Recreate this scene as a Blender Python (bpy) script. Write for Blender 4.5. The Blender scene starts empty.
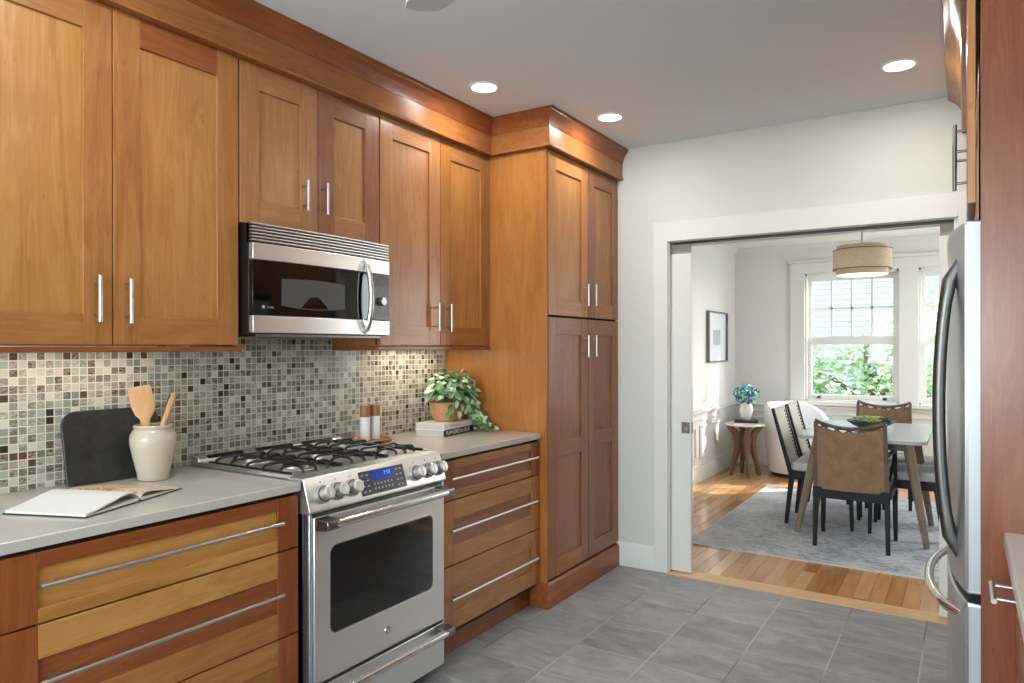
import bpy, bmesh, math, random
from mathutils import Vector, Matrix
random.seed(7)
S = bpy.context.scene
COL = S.collection
pi = math.pi

# ------------------------------------------------------------------ camera, world, sun, big lights, exposure
cam = bpy.data.cameras.new('camera'); camo = bpy.data.objects.new('camera', cam); COL.objects.link(camo)
cam.sensor_width = 36.0; cam.lens = 707.24/1024*36.0; cam.shift_y = 6.77/1024
cam.clip_start = 0.02; cam.clip_end = 200
_y, _p, _r = math.radians(32.615), math.radians(-0.082), math.radians(-0.079)
_c, _s = math.cos(_y), math.sin(_y)
_R = Vector((_c, _s, 0)); _F = Vector((-_s, _c, 0)); _U = Vector((0, 0, 1))
F2 = _F*math.cos(_p)+_U*math.sin(_p); U2 = _U*math.cos(_p)-_F*math.sin(_p)
R3 = _R*math.cos(_r)+U2*math.sin(_r); U3 = U2*math.cos(_r)-_R*math.sin(_r)
m = Matrix.Identity(4)
for i in range(3):
    m[i][0] = R3[i]; m[i][1] = U3[i]; m[i][2] = -F2[i]
m.translation = Vector((2.616, 0, 1.426))
camo.matrix_world = m
S.camera = camo

W = bpy.data.worlds.new('world'); S.world = W; W.use_nodes = True
wn = W.node_tree.nodes; wl = W.node_tree.links
sky = wn.new('ShaderNodeTexSky'); sky.sky_type = 'NISHITA'; sky.sun_disc = False
sky.sun_elevation = math.radians(34); sky.sun_rotation = math.radians(50)
wn['Background'].inputs['Strength'].default_value = 1.7
hs = wn.new('ShaderNodeHueSaturation'); hs.inputs['Saturation'].default_value = .45
wl.new(sky.outputs[0], hs.inputs['Color']); wl.new(hs.outputs[0], wn['Background'].inputs['Color'])

def lamp(kind, name, loc, energy, color=(1, 1, 1), **kw):
    l = bpy.data.lights.new(name, kind); l.energy = energy; l.color = color
    rot = kw.pop('rot', None); aim = kw.pop('aim', None)
    for k, v in kw.items(): setattr(l, k, v)
    o = bpy.data.objects.new(name, l); COL.objects.link(o); o.location = loc
    if aim is not None: o.rotation_euler = Vector(aim).to_track_quat('-Z', 'Y').to_euler()
    return o

lamp('SUN', 'sun', (8, 14, 9), 14.0, (1.0, .93, .82), aim=(-1, -.83, -.87), angle=math.radians(0.6))
# added fill lamps out of view, behind the camera and beside the dining room
lamp('AREA', 'added_kitchen_fill', (1.75, -3.12, 1.5), 195, (.80, .91, 1.0), aim=(0, 1, 1.05), shape='RECTANGLE', size=2.5, size_y=1.5)
lamp('AREA', 'added_dining_fill', (3.93, 7.2, 1.55), 50, (.95, .98, 1.0), aim=(-1, 0, 0), shape='RECTANGLE', size=1.6, size_y=1.5)

vs = S.view_settings
S.display_settings.display_device = 'sRGB'
vs.view_transform = 'Standard'; vs.look = 'None'; vs.gamma = 1.0; vs.use_curve_mapping = False
vs.exposure = 0.0
S.cycles.use_denoising = True
S.cycles.max_bounces = 10; S.cycles.diffuse_bounces = 5; S.cycles.glossy_bounces = 5
S.cycles.sample_clamp_indirect = 6.0
S.cycles.caustics_reflective = False; S.cycles.caustics_refractive = False

# ------------------------------------------------------------------ materials
def lin(h):
    h = h.lstrip('#'); v = [int(h[i:i+2], 16)/255 for i in (0, 2, 4)]
    return tuple(x/12.92 if x <= .04045 else ((x+.055)/1.055)**2.4 for x in v)+(1,)

class NT:
    def __init__(s, name):
        s.m = bpy.data.materials.new(name); s.m.use_nodes = True
        s.n = s.m.node_tree.nodes; s.l = s.m.node_tree.links; s.b = s.n['Principled BSDF']
    def add(s, t, **kw):
        n = s.n.new(t)
        for k, v in kw.items():
            if k == 'op': n.operation = v
            else: setattr(n, k, v)
        return n
    def put(s, sock, v):
        if isinstance(v, bpy.types.NodeSocket): s.l.new(v, sock)
        else: sock.default_value = v
    def math(s, op, a, b=0.0, c=None):
        n = s.add('ShaderNodeMath', op=op); s.put(n.inputs[0], a); s.put(n.inputs[1], b)
        if c is not None: s.put(n.inputs[2], c)
        return n.outputs[0]
    def set(s, **kw):
        for k, v in kw.items():
            s.put(s.b.inputs[k.replace('_', ' ')], v)
        return s
    def coord(s, scale=(1, 1, 1), src='Object', loc=(0, 0, 0)):
        t = s.add('ShaderNodeTexCoord'); mp = s.add('ShaderNodeMapping')
        mp.inputs['Scale'].default_value = scale; mp.inputs['Location'].default_value = loc
        s.l.new(t.outputs[src], mp.inputs[0]); return mp.outputs[0]
    def noise(s, vec, scale=5, detail=3, rough=.5, dist=0, out=0):
        n = s.add('ShaderNodeTexNoise'); s.l.new(vec, n.inputs['Vector'])
        n.inputs['Scale'].default_value = scale; n.inputs['Detail'].default_value = detail
        n.inputs['Roughness'].default_value = rough; n.inputs['Distortion'].default_value = dist
        return n.outputs[out]
    def ramp(s, fac, stops, const=False):
        r = s.add('ShaderNodeValToRGB'); e = r.color_ramp.elements
        if const: r.color_ramp.interpolation = 'CONSTANT'
        while len(e) < len(stops): e.new(0.5)
        for x, (p, c) in zip(e, stops):
            x.position = p; x.color = lin(c) if isinstance(c, str) else c
        s.put(r.inputs[0], fac); return r.outputs[0]
    def mix(s, fac, a, b, blend='MIX'):
        n = s.add('ShaderNodeMix', data_type='RGBA', blend_type=blend)
        s.put(n.inputs[0], fac); s.put(n.inputs[6], a); s.put(n.inputs[7], b); return n.outputs[2]
    def bump(s, h, strength=.2, dist=.01):
        n = s.add('ShaderNodeBump'); n.inputs['Strength'].default_value = strength; n.inputs['Distance'].default_value = dist
        s.put(n.inputs['Height'], h); s.l.new(n.outputs[0], s.b.inputs['Normal'])

def plain(name, col, rough=.5, metal=0, **kw):
    t = NT(name); t.set(Base_Color=lin(col), Roughness=rough, Metallic=metal, **kw); return t.m

def wood(name, dark, mid, light, axis='z', rough=.27, fig=1.0, coat=.0):
    t = NT(name)
    ai = 'xyz'.index(axis)
    def axs(across, along): q = [across]*3; q[ai] = along; return q
    oi = t.add('ShaderNodeObjectInfo')
    off = t.math('MULTIPLY', oi.outputs['Random'], 37.0)
    cmb = t.add('ShaderNodeCombineXYZ')
    for k in range(3): t.l.new(off, cmb.inputs[k])
    def shifted(v):
        a = t.add('ShaderNodeVectorMath', op='ADD'); t.l.new(v, a.inputs[0]); t.l.new(cmb.outputs[0], a.inputs[1]); return a.outputs[0]
    n1 = t.noise(shifted(t.coord(axs(13.0, 1.5))), 1.0, 5, .55, 2.2*fig)
    n2 = t.noise(shifted(t.coord(axs(150.0, 5.0))), 1.0, 3, .6, .3)
    n3 = t.noise(shifted(t.coord(axs(3.0, 2.2))), 1.0, 2, .5, .6)
    n4 = t.noise(shifted(t.coord(axs(46.0, 13.0))), 1.0, 2, .5, .5)
    rg = t.math('ABSOLUTE', t.math('SUBTRACT', t.math('FRACT', t.math('MULTIPLY', n1, 7.0)), .5))
    f = t.math('ADD', t.math('ADD', t.math('MULTIPLY', n1, .42), t.math('MULTIPLY', n2, .22)), t.math('ADD', t.math('MULTIPLY', n3, .28), t.math('MULTIPLY', rg, .12)))
    f = t.math('SUBTRACT', f, t.math('MULTIPLY', t.math('GREATER_THAN', n4, .73), .16))
    c = t.ramp(f, [(.30, dark), (.49, mid), (.67, light)])
    hv = t.add('ShaderNodeHueSaturation'); t.l.new(c, hv.inputs['Color'])
    t.put(hv.inputs['Value'], t.math('ADD', t.math('MULTIPLY', oi.outputs['Random'], .14), .93))
    t.set(Base_Color=hv.outputs[0], Roughness=rough, Specular_IOR_Level=.45)
    if coat: t.set(Coat_Weight=coat, Coat_Roughness=.2)
    t.bump(n2, .04, .002)
    return t.m

M = {}
def wset(key, d, mm, l, **kw):
    for a in 'xyz': M[key+a] = wood('cherry_%s_%s' % (key, a), d, mm, l, a, **kw)
wset('gold', '#98632d', '#ae7a41', '#c08f54')
wset('mid', '#8a552a', '#9e6838', '#af7a48')
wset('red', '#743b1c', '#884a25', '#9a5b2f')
wset('brown', '#77442a', '#895538', '#9a6647')
wset('amber', '#966030', '#aa7440', '#ba8652')
wset('rose', '#8f5b35', '#a36f45', '#b48155')
wset('frz', '#804a25', '#955d31', '#a66f40')
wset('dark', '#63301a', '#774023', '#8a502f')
wset('side', '#905728', '#a46a35', '#b47b45')

M['wall'] = plain('wall_paint', '#cfd0c8', .75)
M['wall_d'] = plain('dining_wall_paint', '#dcdbd8', .75)
M['ceil_d'] = plain('dining_ceiling_paint', '#e4e4e4', .9)
M['trim'] = plain('white_trim_paint', '#dadad4', .45)
M['ceil'] = plain('ceiling_paint', '#dfe7ec', .9)
M['guide'] = plain('beige_grey_guide', '#a09a90', .7)
M['white'] = plain('white_enamel', '#eeeeec', .35)
M['black'] = plain('black_plastic', '#060606', .45)
M['gapblk'] = plain('shadow_gap_black', '#120a06', .8)
M['iron'] = plain('cast_iron', '#101112', .3)
M['blackglass'] = plain('black_glass', '#050607', .06, Specular_IOR_Level=.6)
M['blackwood'] = plain('black_stained_wood', '#060606', .5, Specular_IOR_Level=.3)
M['nickel'] = plain('brushed_nickel', '#c2bfb9', .33, 1.0)
M['chrome'] = plain('polished_steel', '#d8d8d6', .16, 1.0)
M['darksteel'] = plain('dark_grey_steel', '#7b7a78', .3, 1.0)
M['gunmetal'] = plain('gunmetal_handle', '#63625f', .36, 1.0)
M['fangrey'] = plain('pale_grey_blade', '#d3d5d8', .6)
M['satin'] = plain('satin_steel', '#c6c3bd', .42, 1.0)
def steel(name, col, rough, axis):
    t = NT(name); sc = [260, 260, 260]; sc['xyz'.index(axis)] = 3
    n = t.noise(t.coord(sc), 1, 2, .5)
    t.set(Base_Color=t.ramp(n, [(.3, col), (.7, col)]), Metallic=1.0,
          Roughness=t.math('ADD', t.math('MULTIPLY', n, .12), rough-.06))
    t.bump(n, .03, .001); return t.m
M['steel'] = steel('brushed_stainless', '#dcdbd8', .37, 'y')
M['steelz'] = steel('brushed_stainless_vertical', '#c4c8cc', .34, 'z')
M['fridge_side'] = plain('fridge_grey_side', '#a6aaae', .4, .3)
M['quartz'] = None
t = NT('grey_quartz'); n = t.noise(t.coord((1, 1, 1)), 240, 2, .6); n2 = t.noise(t.coord((1, 1, 1)), 9, 3)
t.set(Base_Color=t.mix(.35, t.ramp(n, [(.35, '#ada79c'), (.55, '#b8b2a7'), (.75, '#c2bcb1')]), t.ramp(n2, [(.3, '#b2aca1'), (.7, '#bdb7ac')])), Roughness=.22); M['quartz'] = t.m

# mosaic backsplash: small square glass tiles in mixed greys, browns and greens with pale grout
t = NT('mosaic_glass_tile'); P = .0272
v = t.coord((1/P, 1/P, 1/P), loc=(0, .37, .12)); sp = t.add('ShaderNodeSeparateXYZ'); t.l.new(v, sp.inputs[0])
yc, zc = sp.outputs[1], sp.outputs[2]
fy, fz = t.math('FLOOR', yc), t.math('FLOOR', zc)
ry, rz = t.math('FRACT', yc), t.math('FRACT', zc)
def edge(r): return t.math('MULTIPLY', t.math('GREATER_THAN', r, .065), t.math('LESS_THAN', r, .935))
mask = t.math('MULTIPLY', edge(ry), edge(rz))
cb = t.add('ShaderNodeCombineXYZ'); t.l.new(fy, cb.inputs[0]); t.l.new(fz, cb.inputs[1])
wnz = t.add('ShaderNodeTexWhiteNoise', noise_dimensions='3D'); t.l.new(cb.outputs[0], wnz.inputs['Vector'])
pal = t.ramp(wnz.outputs['Value'], [(0, '#c4c0ae'), (.14, '#a7a99a'), (.26, '#d0cbba'), (.40, '#8f948a'), (.50, '#a39a86'), (.60, '#7b7666'), (.69, '#6a5b49'), (.77, '#53473a'), (.84, '#38322b'), (.925, '#64483a'), (.955, '#7f8a84')], True)
st = t.noise(t.coord((40, 60, 190)), 1, 2, .6, .8)
wn2 = t.add('ShaderNodeTexWhiteNoise', noise_dimensions='3D')
va = t.add('ShaderNodeVectorMath', op='ADD'); t.l.new(cb.outputs[0], va.inputs[0]); va.inputs[1].default_value = (7.3, 1.7, 3.1); t.l.new(va.outputs[0], wn2.inputs['Vector'])
tile = t.mix(t.math('MULTIPLY', t.math('LESS_THAN', wn2.outputs['Value'], .6), .5), pal, t.ramp(st, [(.35, '#4f473c'), (.5, '#948d7f'), (.65, '#cfcbbf')]))
t.set(Base_Color=t.mix(mask, lin('#d3cec0'), tile), Roughness=t.math('SUBTRACT', .7, t.math('MULTIPLY', mask, .55)))
t.bump(mask, .5, .0015); M['mosaic'] = t.m

# slate floor tile, grid .351 x .342
t = NT('slate_floor_tile'); v = t.coord((1, 1, 1)); sp = t.add('ShaderNodeSeparateXYZ'); t.l.new(v, sp.inputs[0])
tx = t.math('DIVIDE', t.math('SUBTRACT', sp.outputs[0], .695), .351); ty = t.math('DIVIDE', t.math('SUBTRACT', sp.outputs[1], 3.372), .342)
def ed2(r, w): return t.math('MULTIPLY', t.math('GREATER_THAN', r, w), t.math('LESS_THAN', r, 1-w))
mk = t.math('MULTIPLY', ed2(t.math('FRACT', tx), .009), ed2(t.math('FRACT', ty), .007))
cb = t.add('ShaderNodeCombineXYZ'); t.l.new(t.math('FLOOR', tx), cb.inputs[0]); t.l.new(t.math('FLOOR', ty), cb.inputs[1])
wz = t.add('ShaderNodeTexWhiteNoise', noise_dimensions='3D'); t.l.new(cb.outputs[0], wz.inputs['Vector'])
sv = t.add('ShaderNodeVectorMath', op='SCALE'); t.l.new(wz.outputs['Color'], sv.inputs[0]); sv.inputs['Scale'].default_value = 20
av = t.add('ShaderNodeVectorMath', op='ADD'); t.l.new(t.coord((1.0, 2.4, 1)), av.inputs[0]); t.l.new(sv.outputs[0], av.inputs[1])
n1 = t.noise(av.outputs[0], 3.0, 8, .62, 1.2); n2 = t.noise(av.outputs[0], 11, 6, .7, 1.6)
c = t.ramp(t.math('ADD', t.math('MULTIPLY', n1, .65), t.math('MULTIPLY', n2, .35)), [(.3, '#6e6f6f'), (.43, '#888887'), (.55, '#9a9a98'), (.7, '#b4b3af')])
hv = t.add('ShaderNodeHueSaturation'); t.l.new(c, hv.inputs['Color']); t.put(hv.inputs['Value'], t.math('ADD', t.math('MULTIPLY', wz.outputs['Value'], .2), .88))
gn = t.ramp(t.noise(t.coord((1, 1, 1)), 1.3, 1), [(.42, '#626260'), (.58, '#b5b2aa')])
t.set(Base_Color=t.mix(mk, gn, hv.outputs[0]), Roughness=t.math('ADD', t.math('MULTIPLY', n2, .25), .26))
t.bump(t.math('ADD', t.math('MULTIPLY', n2, .4), t.math('MULTIPLY', mk, .6)), .35, .003); M['slate'] = t.m

# oak plank floor, planks run along y
def planks(name, width, length, cols, rough):
    t = NT(name); v = t.coord((1, 1, 1)); sp = t.add('ShaderNodeSeparateXYZ'); t.l.new(v, sp.inputs[0])
    px = t.math('DIVIDE', sp.outputs[0], width); ix = t.math('FLOOR', px)
    w1 = t.add('ShaderNodeTexWhiteNoise', noise_dimensions='1D'); t.l.new(ix, w1.inputs['W'])
    py = t.math('ADD', t.math('DIVIDE', sp.outputs[1], length), t.math('MULTIPLY', w1.outputs['Value'], 9.0))
    cb = t.add('ShaderNodeCombineXYZ'); t.l.new(ix, cb.inputs[0]); t.l.new(t.math('FLOOR', py), cb.inputs[1])
    wz = t.add('ShaderNodeTexWhiteNoise', noise_dimensions='3D'); t.l.new(cb.outputs[0], wz.inputs['Vector'])
    mk = t.math('MULTIPLY', t.math('GREATER_THAN', t.math('FRACT', px), .025), t.math('GREATER_THAN', t.math('FRACT', py), .003))
    sv = t.add('ShaderNodeVectorMath', op='SCALE'); t.l.new(wz.outputs['Color'], sv.inputs[0]); sv.inputs['Scale'].default_value = 30
    av = t.add('ShaderNodeVectorMath', op='ADD'); t.l.new(t.coord((14, 1.6, 1)), av.inputs[0]); t.l.new(sv.outputs[0], av.inputs[1])
    g = t.noise(av.outputs[0], 1.6, 5, .6, .9)
    base = t.ramp(wz.outputs['Value'], [(0, cols[0]), (.35, cols[1]), (.7, cols[2]), (1, cols[3])])
    c = t.mix(.32, base, t.ramp(g, [(.3, cols[0]), (.7, cols[3])]))
    t.set(Base_Color=t.mix(mk, lin('#6d4a2b'), c), Roughness=rough); t.bump(mk, .2, .002); return t.m
M['oak'] = planks('oak_strip_floor', .083, 1.15, ['#976537', '#b8834f', '#c89666', '#dab085'], .17)
M['oakstrip'] = wood('oak_threshold', '#c29a6c', '#d0aa7e', '#dcbb92', 'x', .3)

# distressed grey area rug
t = NT('distressed_rug'); a = t.noise(t.coord((14, 46, 1)), 1.0, 8, .72, 1.4); b = t.noise(t.coord((1, 1, 1)), 2.3, 4, .6); g = t.noise(t.coord((1, 1, 1)), 260, 2)
f = t.math('ADD', t.math('MULTIPLY', a, .7), t.math('MULTIPLY', b, .3))
c = t.ramp(f, [(.38, '#73767f'), (.45, '#9a9da6'), (.51, '#bfc1c5'), (.60, '#d6d5d2')])
t.set(Base_Color=c, Roughness=.95); t.bump(g, .35, .004); M['rug'] = t.m
M['rug_edge'] = plain('rug_binding', '#c9c6c1', .95)

M['greywood'] = wood('grey_brown_oak', '#6d5a48', '#80705d', '#94816c', 'z', .5)
M['sidewood'] = wood('brown_grey_oak', '#5a4535', '#6d5643', '#806854', 'z', .5)
M['walnut'] = wood('dark_walnut_tone', '#4e3d32', '#5f4c3f', '#6f5a4b', 'z', .5)
M['tablegrey'] = plain('grey_stone_tabletop', '#a9abb0', .2)
M['spoonwood'] = wood('pale_beech', '#c58e58', '#d8a470', '#e3b684', 'z', .5)
M['acacia'] = wood('acacia', '#8a5230', '#a3683f', '#b47a4d', 'z', .45)
def weave(name, a, b, k=420.0, ax=('x', 'z')):
    t = NT(name); sp = t.add('ShaderNodeSeparateXYZ'); t.l.new(t.coord((1, 1, 1)), sp.inputs[0])
    o = {'x': 0, 'y': 1, 'z': 2}
    s1 = t.math('SINE', t.math('MULTIPLY', sp.outputs[o[ax[0]]], k)); s2 = t.math('SINE', t.math('MULTIPLY', sp.outputs[o[ax[1]]], k))
    p = t.math('ADD', t.math('MULTIPLY', t.math('MULTIPLY', s1, s2), .5), .5)
    n = t.noise(t.coord((1, 1, 1)), 14, 4, .6)
    f = t.math('ADD', t.math('MULTIPLY', p, .55), t.math('MULTIPLY', n, .45))
    t.set(Base_Color=t.ramp(f, [(.25, a), (.75, b)]), Roughness=.75); t.bump(p, .6, .003); return t.m
M['rattan'] = weave('brown_woven_rattan', '#58432f', '#a88768', 420.0)
M['rattan_rim'] = wood('rattan_wrapped_rim', '#4d3f37', '#5f4e44', '#705e52', 'x', .6)
M['cane'] = weave('natural_cane', '#a79f90', '#d2ccbd', 330.0, ('y', 'z'))
def fabric(name, col, col2):
    t = NT(name); n = t.noise(t.coord((1, 1, 1)), 320, 2); t.set(Base_Color=t.ramp(n, [(.3, col), (.7, col2)]), Roughness=.95); t.bump(n, .2, .002); return t.m
M['greyfab'] = fabric('grey_seat_fabric', '#b7b6b6', '#c8c7c6')
M['whitefab'] = fabric('white_boucle', '#dedfe3', '#ececef')
t = NT('linen_shade'); n = t.noise(t.coord((30, 30, 300)), 1, 2)
t.set(Base_Color=t.ramp(n, [(.3, '#c9b698'), (.7, '#dccbb0')]), Roughness=.9, Emission_Color=lin('#d9bd95'), Emission_Strength=.06); M['shade'] = t.m
t = NT('lamp_diffuser'); t.set(Base_Color=lin('#fff3e2'), Emission_Color=lin('#ffe9cd'), Emission_Strength=1.1); M['diffuser'] = t.m
t = NT('recessed_lens'); t.set(Base_Color=lin('#ffffff'), Emission_Color=lin('#fffaf2'), Emission_Strength=9.0); M['lens'] = t.m
t = NT('blue_display'); t.set(Base_Color=lin('#0a1440'), Emission_Color=lin('#1a3ad0'), Emission_Strength=.45, Roughness=.2); M['blue'] = t.m
t = NT('blue_digits'); t.set(Base_Color=lin('#0a1440'), Emission_Color=lin('#3fb4ff'), Emission_Strength=1.2); M['digits'] = t.m
M['panelgrey'] = plain('grey_control_glass', '#26282b', .3)
M['keys'] = plain('grey_key_print', '#8e9196', .5)
M['screen'] = plain('microwave_window_mesh', '#4a4a4a', .22)
M['olive'] = plain('dim_display', '#4d4c3c', .3)
t = NT('oven_glass'); t.set(Base_Color=lin('#06080a'), Roughness=.05, Specular_IOR_Level=.7); M['ovenglass'] = t.m
t = NT('slate_board'); n = t.noise(t.coord((1, 1, 1)), 24, 6, .65); t.set(Base_Color=t.ramp(n, [(.35, '#1f1f1d'), (.7, '#32322f')]), Roughness=.42); t.bump(n, .15, .003); M['board'] = t.m
M['crock'] = plain('cream_glaze', '#b7ab98', .22)
M['paper'] = plain('page_paper', '#cfccc6', .7)
M['pageedge'] = plain('page_edges', '#c9c3b8', .8)
t = NT('photo_page'); vv = t.coord((1, 1, 1)); n = t.noise(vv, 42, 5, .7, 1.5); n2 = t.noise(vv, 7, 2)
t.set(Base_Color=t.ramp(t.math('ADD', t.math('MULTIPLY', n, .6), t.math('MULTIPLY', n2, .4)), [(.38, '#6b452e'), (.46, '#b4906a'), (.54, '#d9c3a3'), (.62, '#8a7050'), (.72, '#c9a99a')]), Roughness=.5); M['photo'] = t.m
M['bookblack'] = plain('black_book_cloth', '#141416', .5)
M['bookwhite'] = plain('white_book_cover', '#e2ddd3', .5)
M['print_grey'] = plain('grey_print', '#8f8a82', .6)
M['print_white'] = plain('white_print', '#f2f0ec', .6)
t = NT('terracotta'); n = t.noise(t.coord((1, 1, 1)), 30, 4); t.set(Base_Color=t.ramp(n, [(.3, '#a97850'), (.7, '#c29468')]), Roughness=.85); M['terracotta'] = t.m
M['soil'] = plain('potting_soil', '#2b211a', .95)
def leafm(name, a, b, tr=.0):
    t = NT(name); n = t.noise(t.coord((1, 1, 1)), 40, 3); t.set(Base_Color=t.ramp(n, [(.35, a), (.65, b)]), Roughness=.45); return t.m
M['leaf1'] = leafm('green_leaf', '#4f7a45', '#6f9c62')
M['leaf2'] = leafm('pale_leaf', '#9fbf93', '#c4d8b4')
M['leaf3'] = leafm('dark_leaf', '#2f5730', '#4b7345')
M['stem'] = plain('green_stem', '#6d8452', .6)
M['ceramic'] = plain('white_ceramic', '#e9e8e4', .25)
M['pet1'] = plain('pale_teal_petal', '#a9cfd4', .7); M['pet2'] = plain('teal_petal', '#5f9ea6', .7); M['pet3'] = plain('deep_teal_petal', '#38717a', .7)
M['bowl'] = plain('charcoal_bowl', '#55575a', .45)
M['suc1'] = plain('grey_green_succulent', '#8fa58f', .55); M['suc2'] = plain('lime_succulent', '#a9bb62', .55); M['suc3'] = plain('dark_succulent', '#3b4a3c', .55)
M['pewter'] = plain('pewter_frame', '#77777a', .35, .8)
M['mat'] = plain('white_mat', '#d5d9e0', .6); M['matgrey'] = plain('grey_sketch', '#a7adb8', .7)
t = NT('window_glass'); tr = t.add('ShaderNodeBsdfTransparent'); gl = t.add('ShaderNodeBsdfGlossy'); gl.inputs['Roughness'].default_value = .02
mx = t.add('ShaderNodeMixShader'); mx.inputs[0].default_value = .015; t.l.new(tr.outputs[0], mx.inputs[1]); t.l.new(gl.outputs[0], mx.inputs[2])
t.l.new(mx.outputs[0], t.n['Material Output'].inputs['Surface']); M['glass'] = t.m
def treeleaf(name, a, b):
    t = NT(name); n = t.noise(t.coord((1, 1, 1)), 3, 2); c = t.ramp(n, [(.35, a), (.65, b)])
    d = t.add('ShaderNodeBsdfDiffuse'); tl = t.add('ShaderNodeBsdfTranslucent'); t.l.new(c, d.inputs[0]); t.l.new(c, tl.inputs[0])
    mx = t.add('ShaderNodeMixShader'); mx.inputs[0].default_value = .55; t.l.new(d.outputs[0], mx.inputs[1]); t.l.new(tl.outputs[0], mx.inputs[2])
    t.l.new(mx.outputs[0], t.n['Material Output'].inputs['Surface']); return t.m
M['tree1'] = treeleaf('tree_leaf', '#7f9f7b', '#b0c59c'); M['tree2'] = treeleaf('tree_leaf_pale', '#c6d7b8', '#e9f0dc')
M['bark'] = plain('bark', '#6b5a4a', .9)
M['grass'] = plain('lawn', '#6f8f55', .95)
M['siding'] = plain('blue_grey_siding', '#98a3a8', .7)

# ------------------------------------------------------------------ mesh builder
class MB:
    def __init__(s): s.v = []; s.f = []; s.mi = []
    def add(s, verts, faces, mi=0):
        b = len(s.v); s.v += [tuple(p) for p in verts]
        for f in faces: s.f.append(tuple(b+i for i in f)); s.mi.append(mi)
        return s
    def box(s, x0, x1, y0, y1, z0, z1, mi=0):
        x0, x1 = min(x0, x1), max(x0, x1); y0, y1 = min(y0, y1), max(y0, y1); z0, z1 = min(z0, z1), max(z0, z1)
        return s.add([(x0, y0, z0), (x1, y0, z0), (x1, y1, z0), (x0, y1, z0), (x0, y0, z1), (x1, y0, z1), (x1, y1, z1), (x0, y1, z1)],
                     [(0, 3, 2, 1), (4, 5, 6, 7), (0, 1, 5, 4), (1, 2, 6, 5), (2, 3, 7, 6), (3, 0, 4, 7)], mi)
    def loft(s, rings, mi=0, caps=True, closed=True):
        n = len(rings[0]); vs = [p for r in rings for p in r]; fs = []
        for a in range(len(rings)-1):
            for i in range(n if closed else n-1):
                j = (i+1) % n; fs.append((a*n+i, a*n+j, (a+1)*n+j, (a+1)*n+i))
        if caps: fs += [tuple(reversed(range(n))), tuple((len(rings)-1)*n+i for i in range(n))]
        return s.add(vs, fs, mi)
    def bar(s, p0, p1, w0, w1=None, d0=None, d1=None, mi=0, ref=(0, 0, 1)):
        """tapered bar with a rectangular section between two points"""
        p0, p1 = Vector(p0), Vector(p1); w1 = w0 if w1 is None else w1; d0 = w0 if d0 is None else d0; d1 = (w1 if d0 == w0 else d0) if d1 is None else d1
        t = (p1-p0).normalized(); r = Vector(ref)
        if abs(t.dot(r)) > .95: r = Vector((0, 1, 0))
        a = t.cross(r).normalized(); b = a.cross(t).normalized()
        return s.loft([[p+a*sx*w/2+b*sy*d/2 for sx, sy in ((-1, -1), (1, -1), (1, 1), (-1, 1))] for p, w, d in ((p0, w0, d0), (p1, w1, d1))], mi)
    def tube(s, pts, r, n=12, mi=0, flat=1.0, ref=None):
        pts = [Vector(p) for p in pts]; rings = []; k = len(pts)
        prev = None
        for i, p in enumerate(pts):
            t = (pts[min(i+1, k-1)]-pts[max(i-1, 0)]).normalized()
            if prev is None:
                q = Vector(ref) if ref else (Vector((0, 0, 1)) if abs(t.z) < .9 else Vector((1, 0, 0)))
                a = t.cross(q).normalized()
            else: a = (prev-t*prev.dot(t)).normalized()
            prev = a; b = t.cross(a).normalized()
            rr = r[i] if isinstance(r, (list, tuple)) else r
            rings.append([p+(a*math.cos(q)+b*math.sin(q)*flat)*rr for q in (2*pi*j/n for j in range(n))])
        return s.loft(rings, mi)
    def cyl(s, p0, p1, r, n=20, mi=0, r1=None): return s.tube([p0, p1], [r, r if r1 is None else r1], n, mi)
    def lathe(s, prof, cx, cy, n=32, mi=0, caps=True):
        return s.loft([[(cx+r*math.cos(2*pi*j/n), cy+r*math.sin(2*pi*j/n), z) for j in range(n)] for r, z in prof], mi, caps)
    def prism(s, pts, axis, a, b, mi=0):
        """outline pts (in the two remaining axes, xyz order) extruded from a to b"""
        def mk(p, h): return {'x': (h, p[0], p[1]), 'y': (p[0], h, p[1]), 'z': (p[0], p[1], h)}[axis]
        return s.loft([[mk(p, a) for p in pts], [mk(p, b) for p in pts]], mi)
    def sweep(s, prof, path, sign=1, mi=0):
        """profile (offset,z) swept along a plan polyline with mitred corners; offset to the right of travel * sign"""
        pts = [Vector(p) for p in path]; rings = []
        for i, p in enumerate(pts):
            ns = []
            if i > 0: d = (p-pts[i-1]).normalized(); ns.append(Vector((d.y, -d.x)))
            if i < len(pts)-1: d = (pts[i+1]-p).normalized(); ns.append(Vector((d.y, -d.x)))
            if len(ns) == 2: nn = (ns[0]+ns[1]); nn = nn/ (1+ns[0].dot(ns[1]))
            else: nn = ns[0]
            rings.append([(p.x+nn.x*o*sign, p.y+nn.y*o*sign, z) for o, z in prof])
        return s.loft(rings, mi)
    def ball(s, c, r, n=10, mi=0, sc=(1, 1, 1)):
        c = Vector(c); rings = []
        for a in range(n+1):
            ph = -pi/2+pi*a/n; rr = max(math.cos(ph), .02)*r
            rings.append([(c.x+rr*math.cos(2*pi*j/(n*2))*sc[0], c.y+rr*math.sin(2*pi*j/(n*2))*sc[1], c.z+r*math.sin(ph)*sc[2]) for j in range(n*2)])
        return s.loft(rings, mi)

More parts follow.
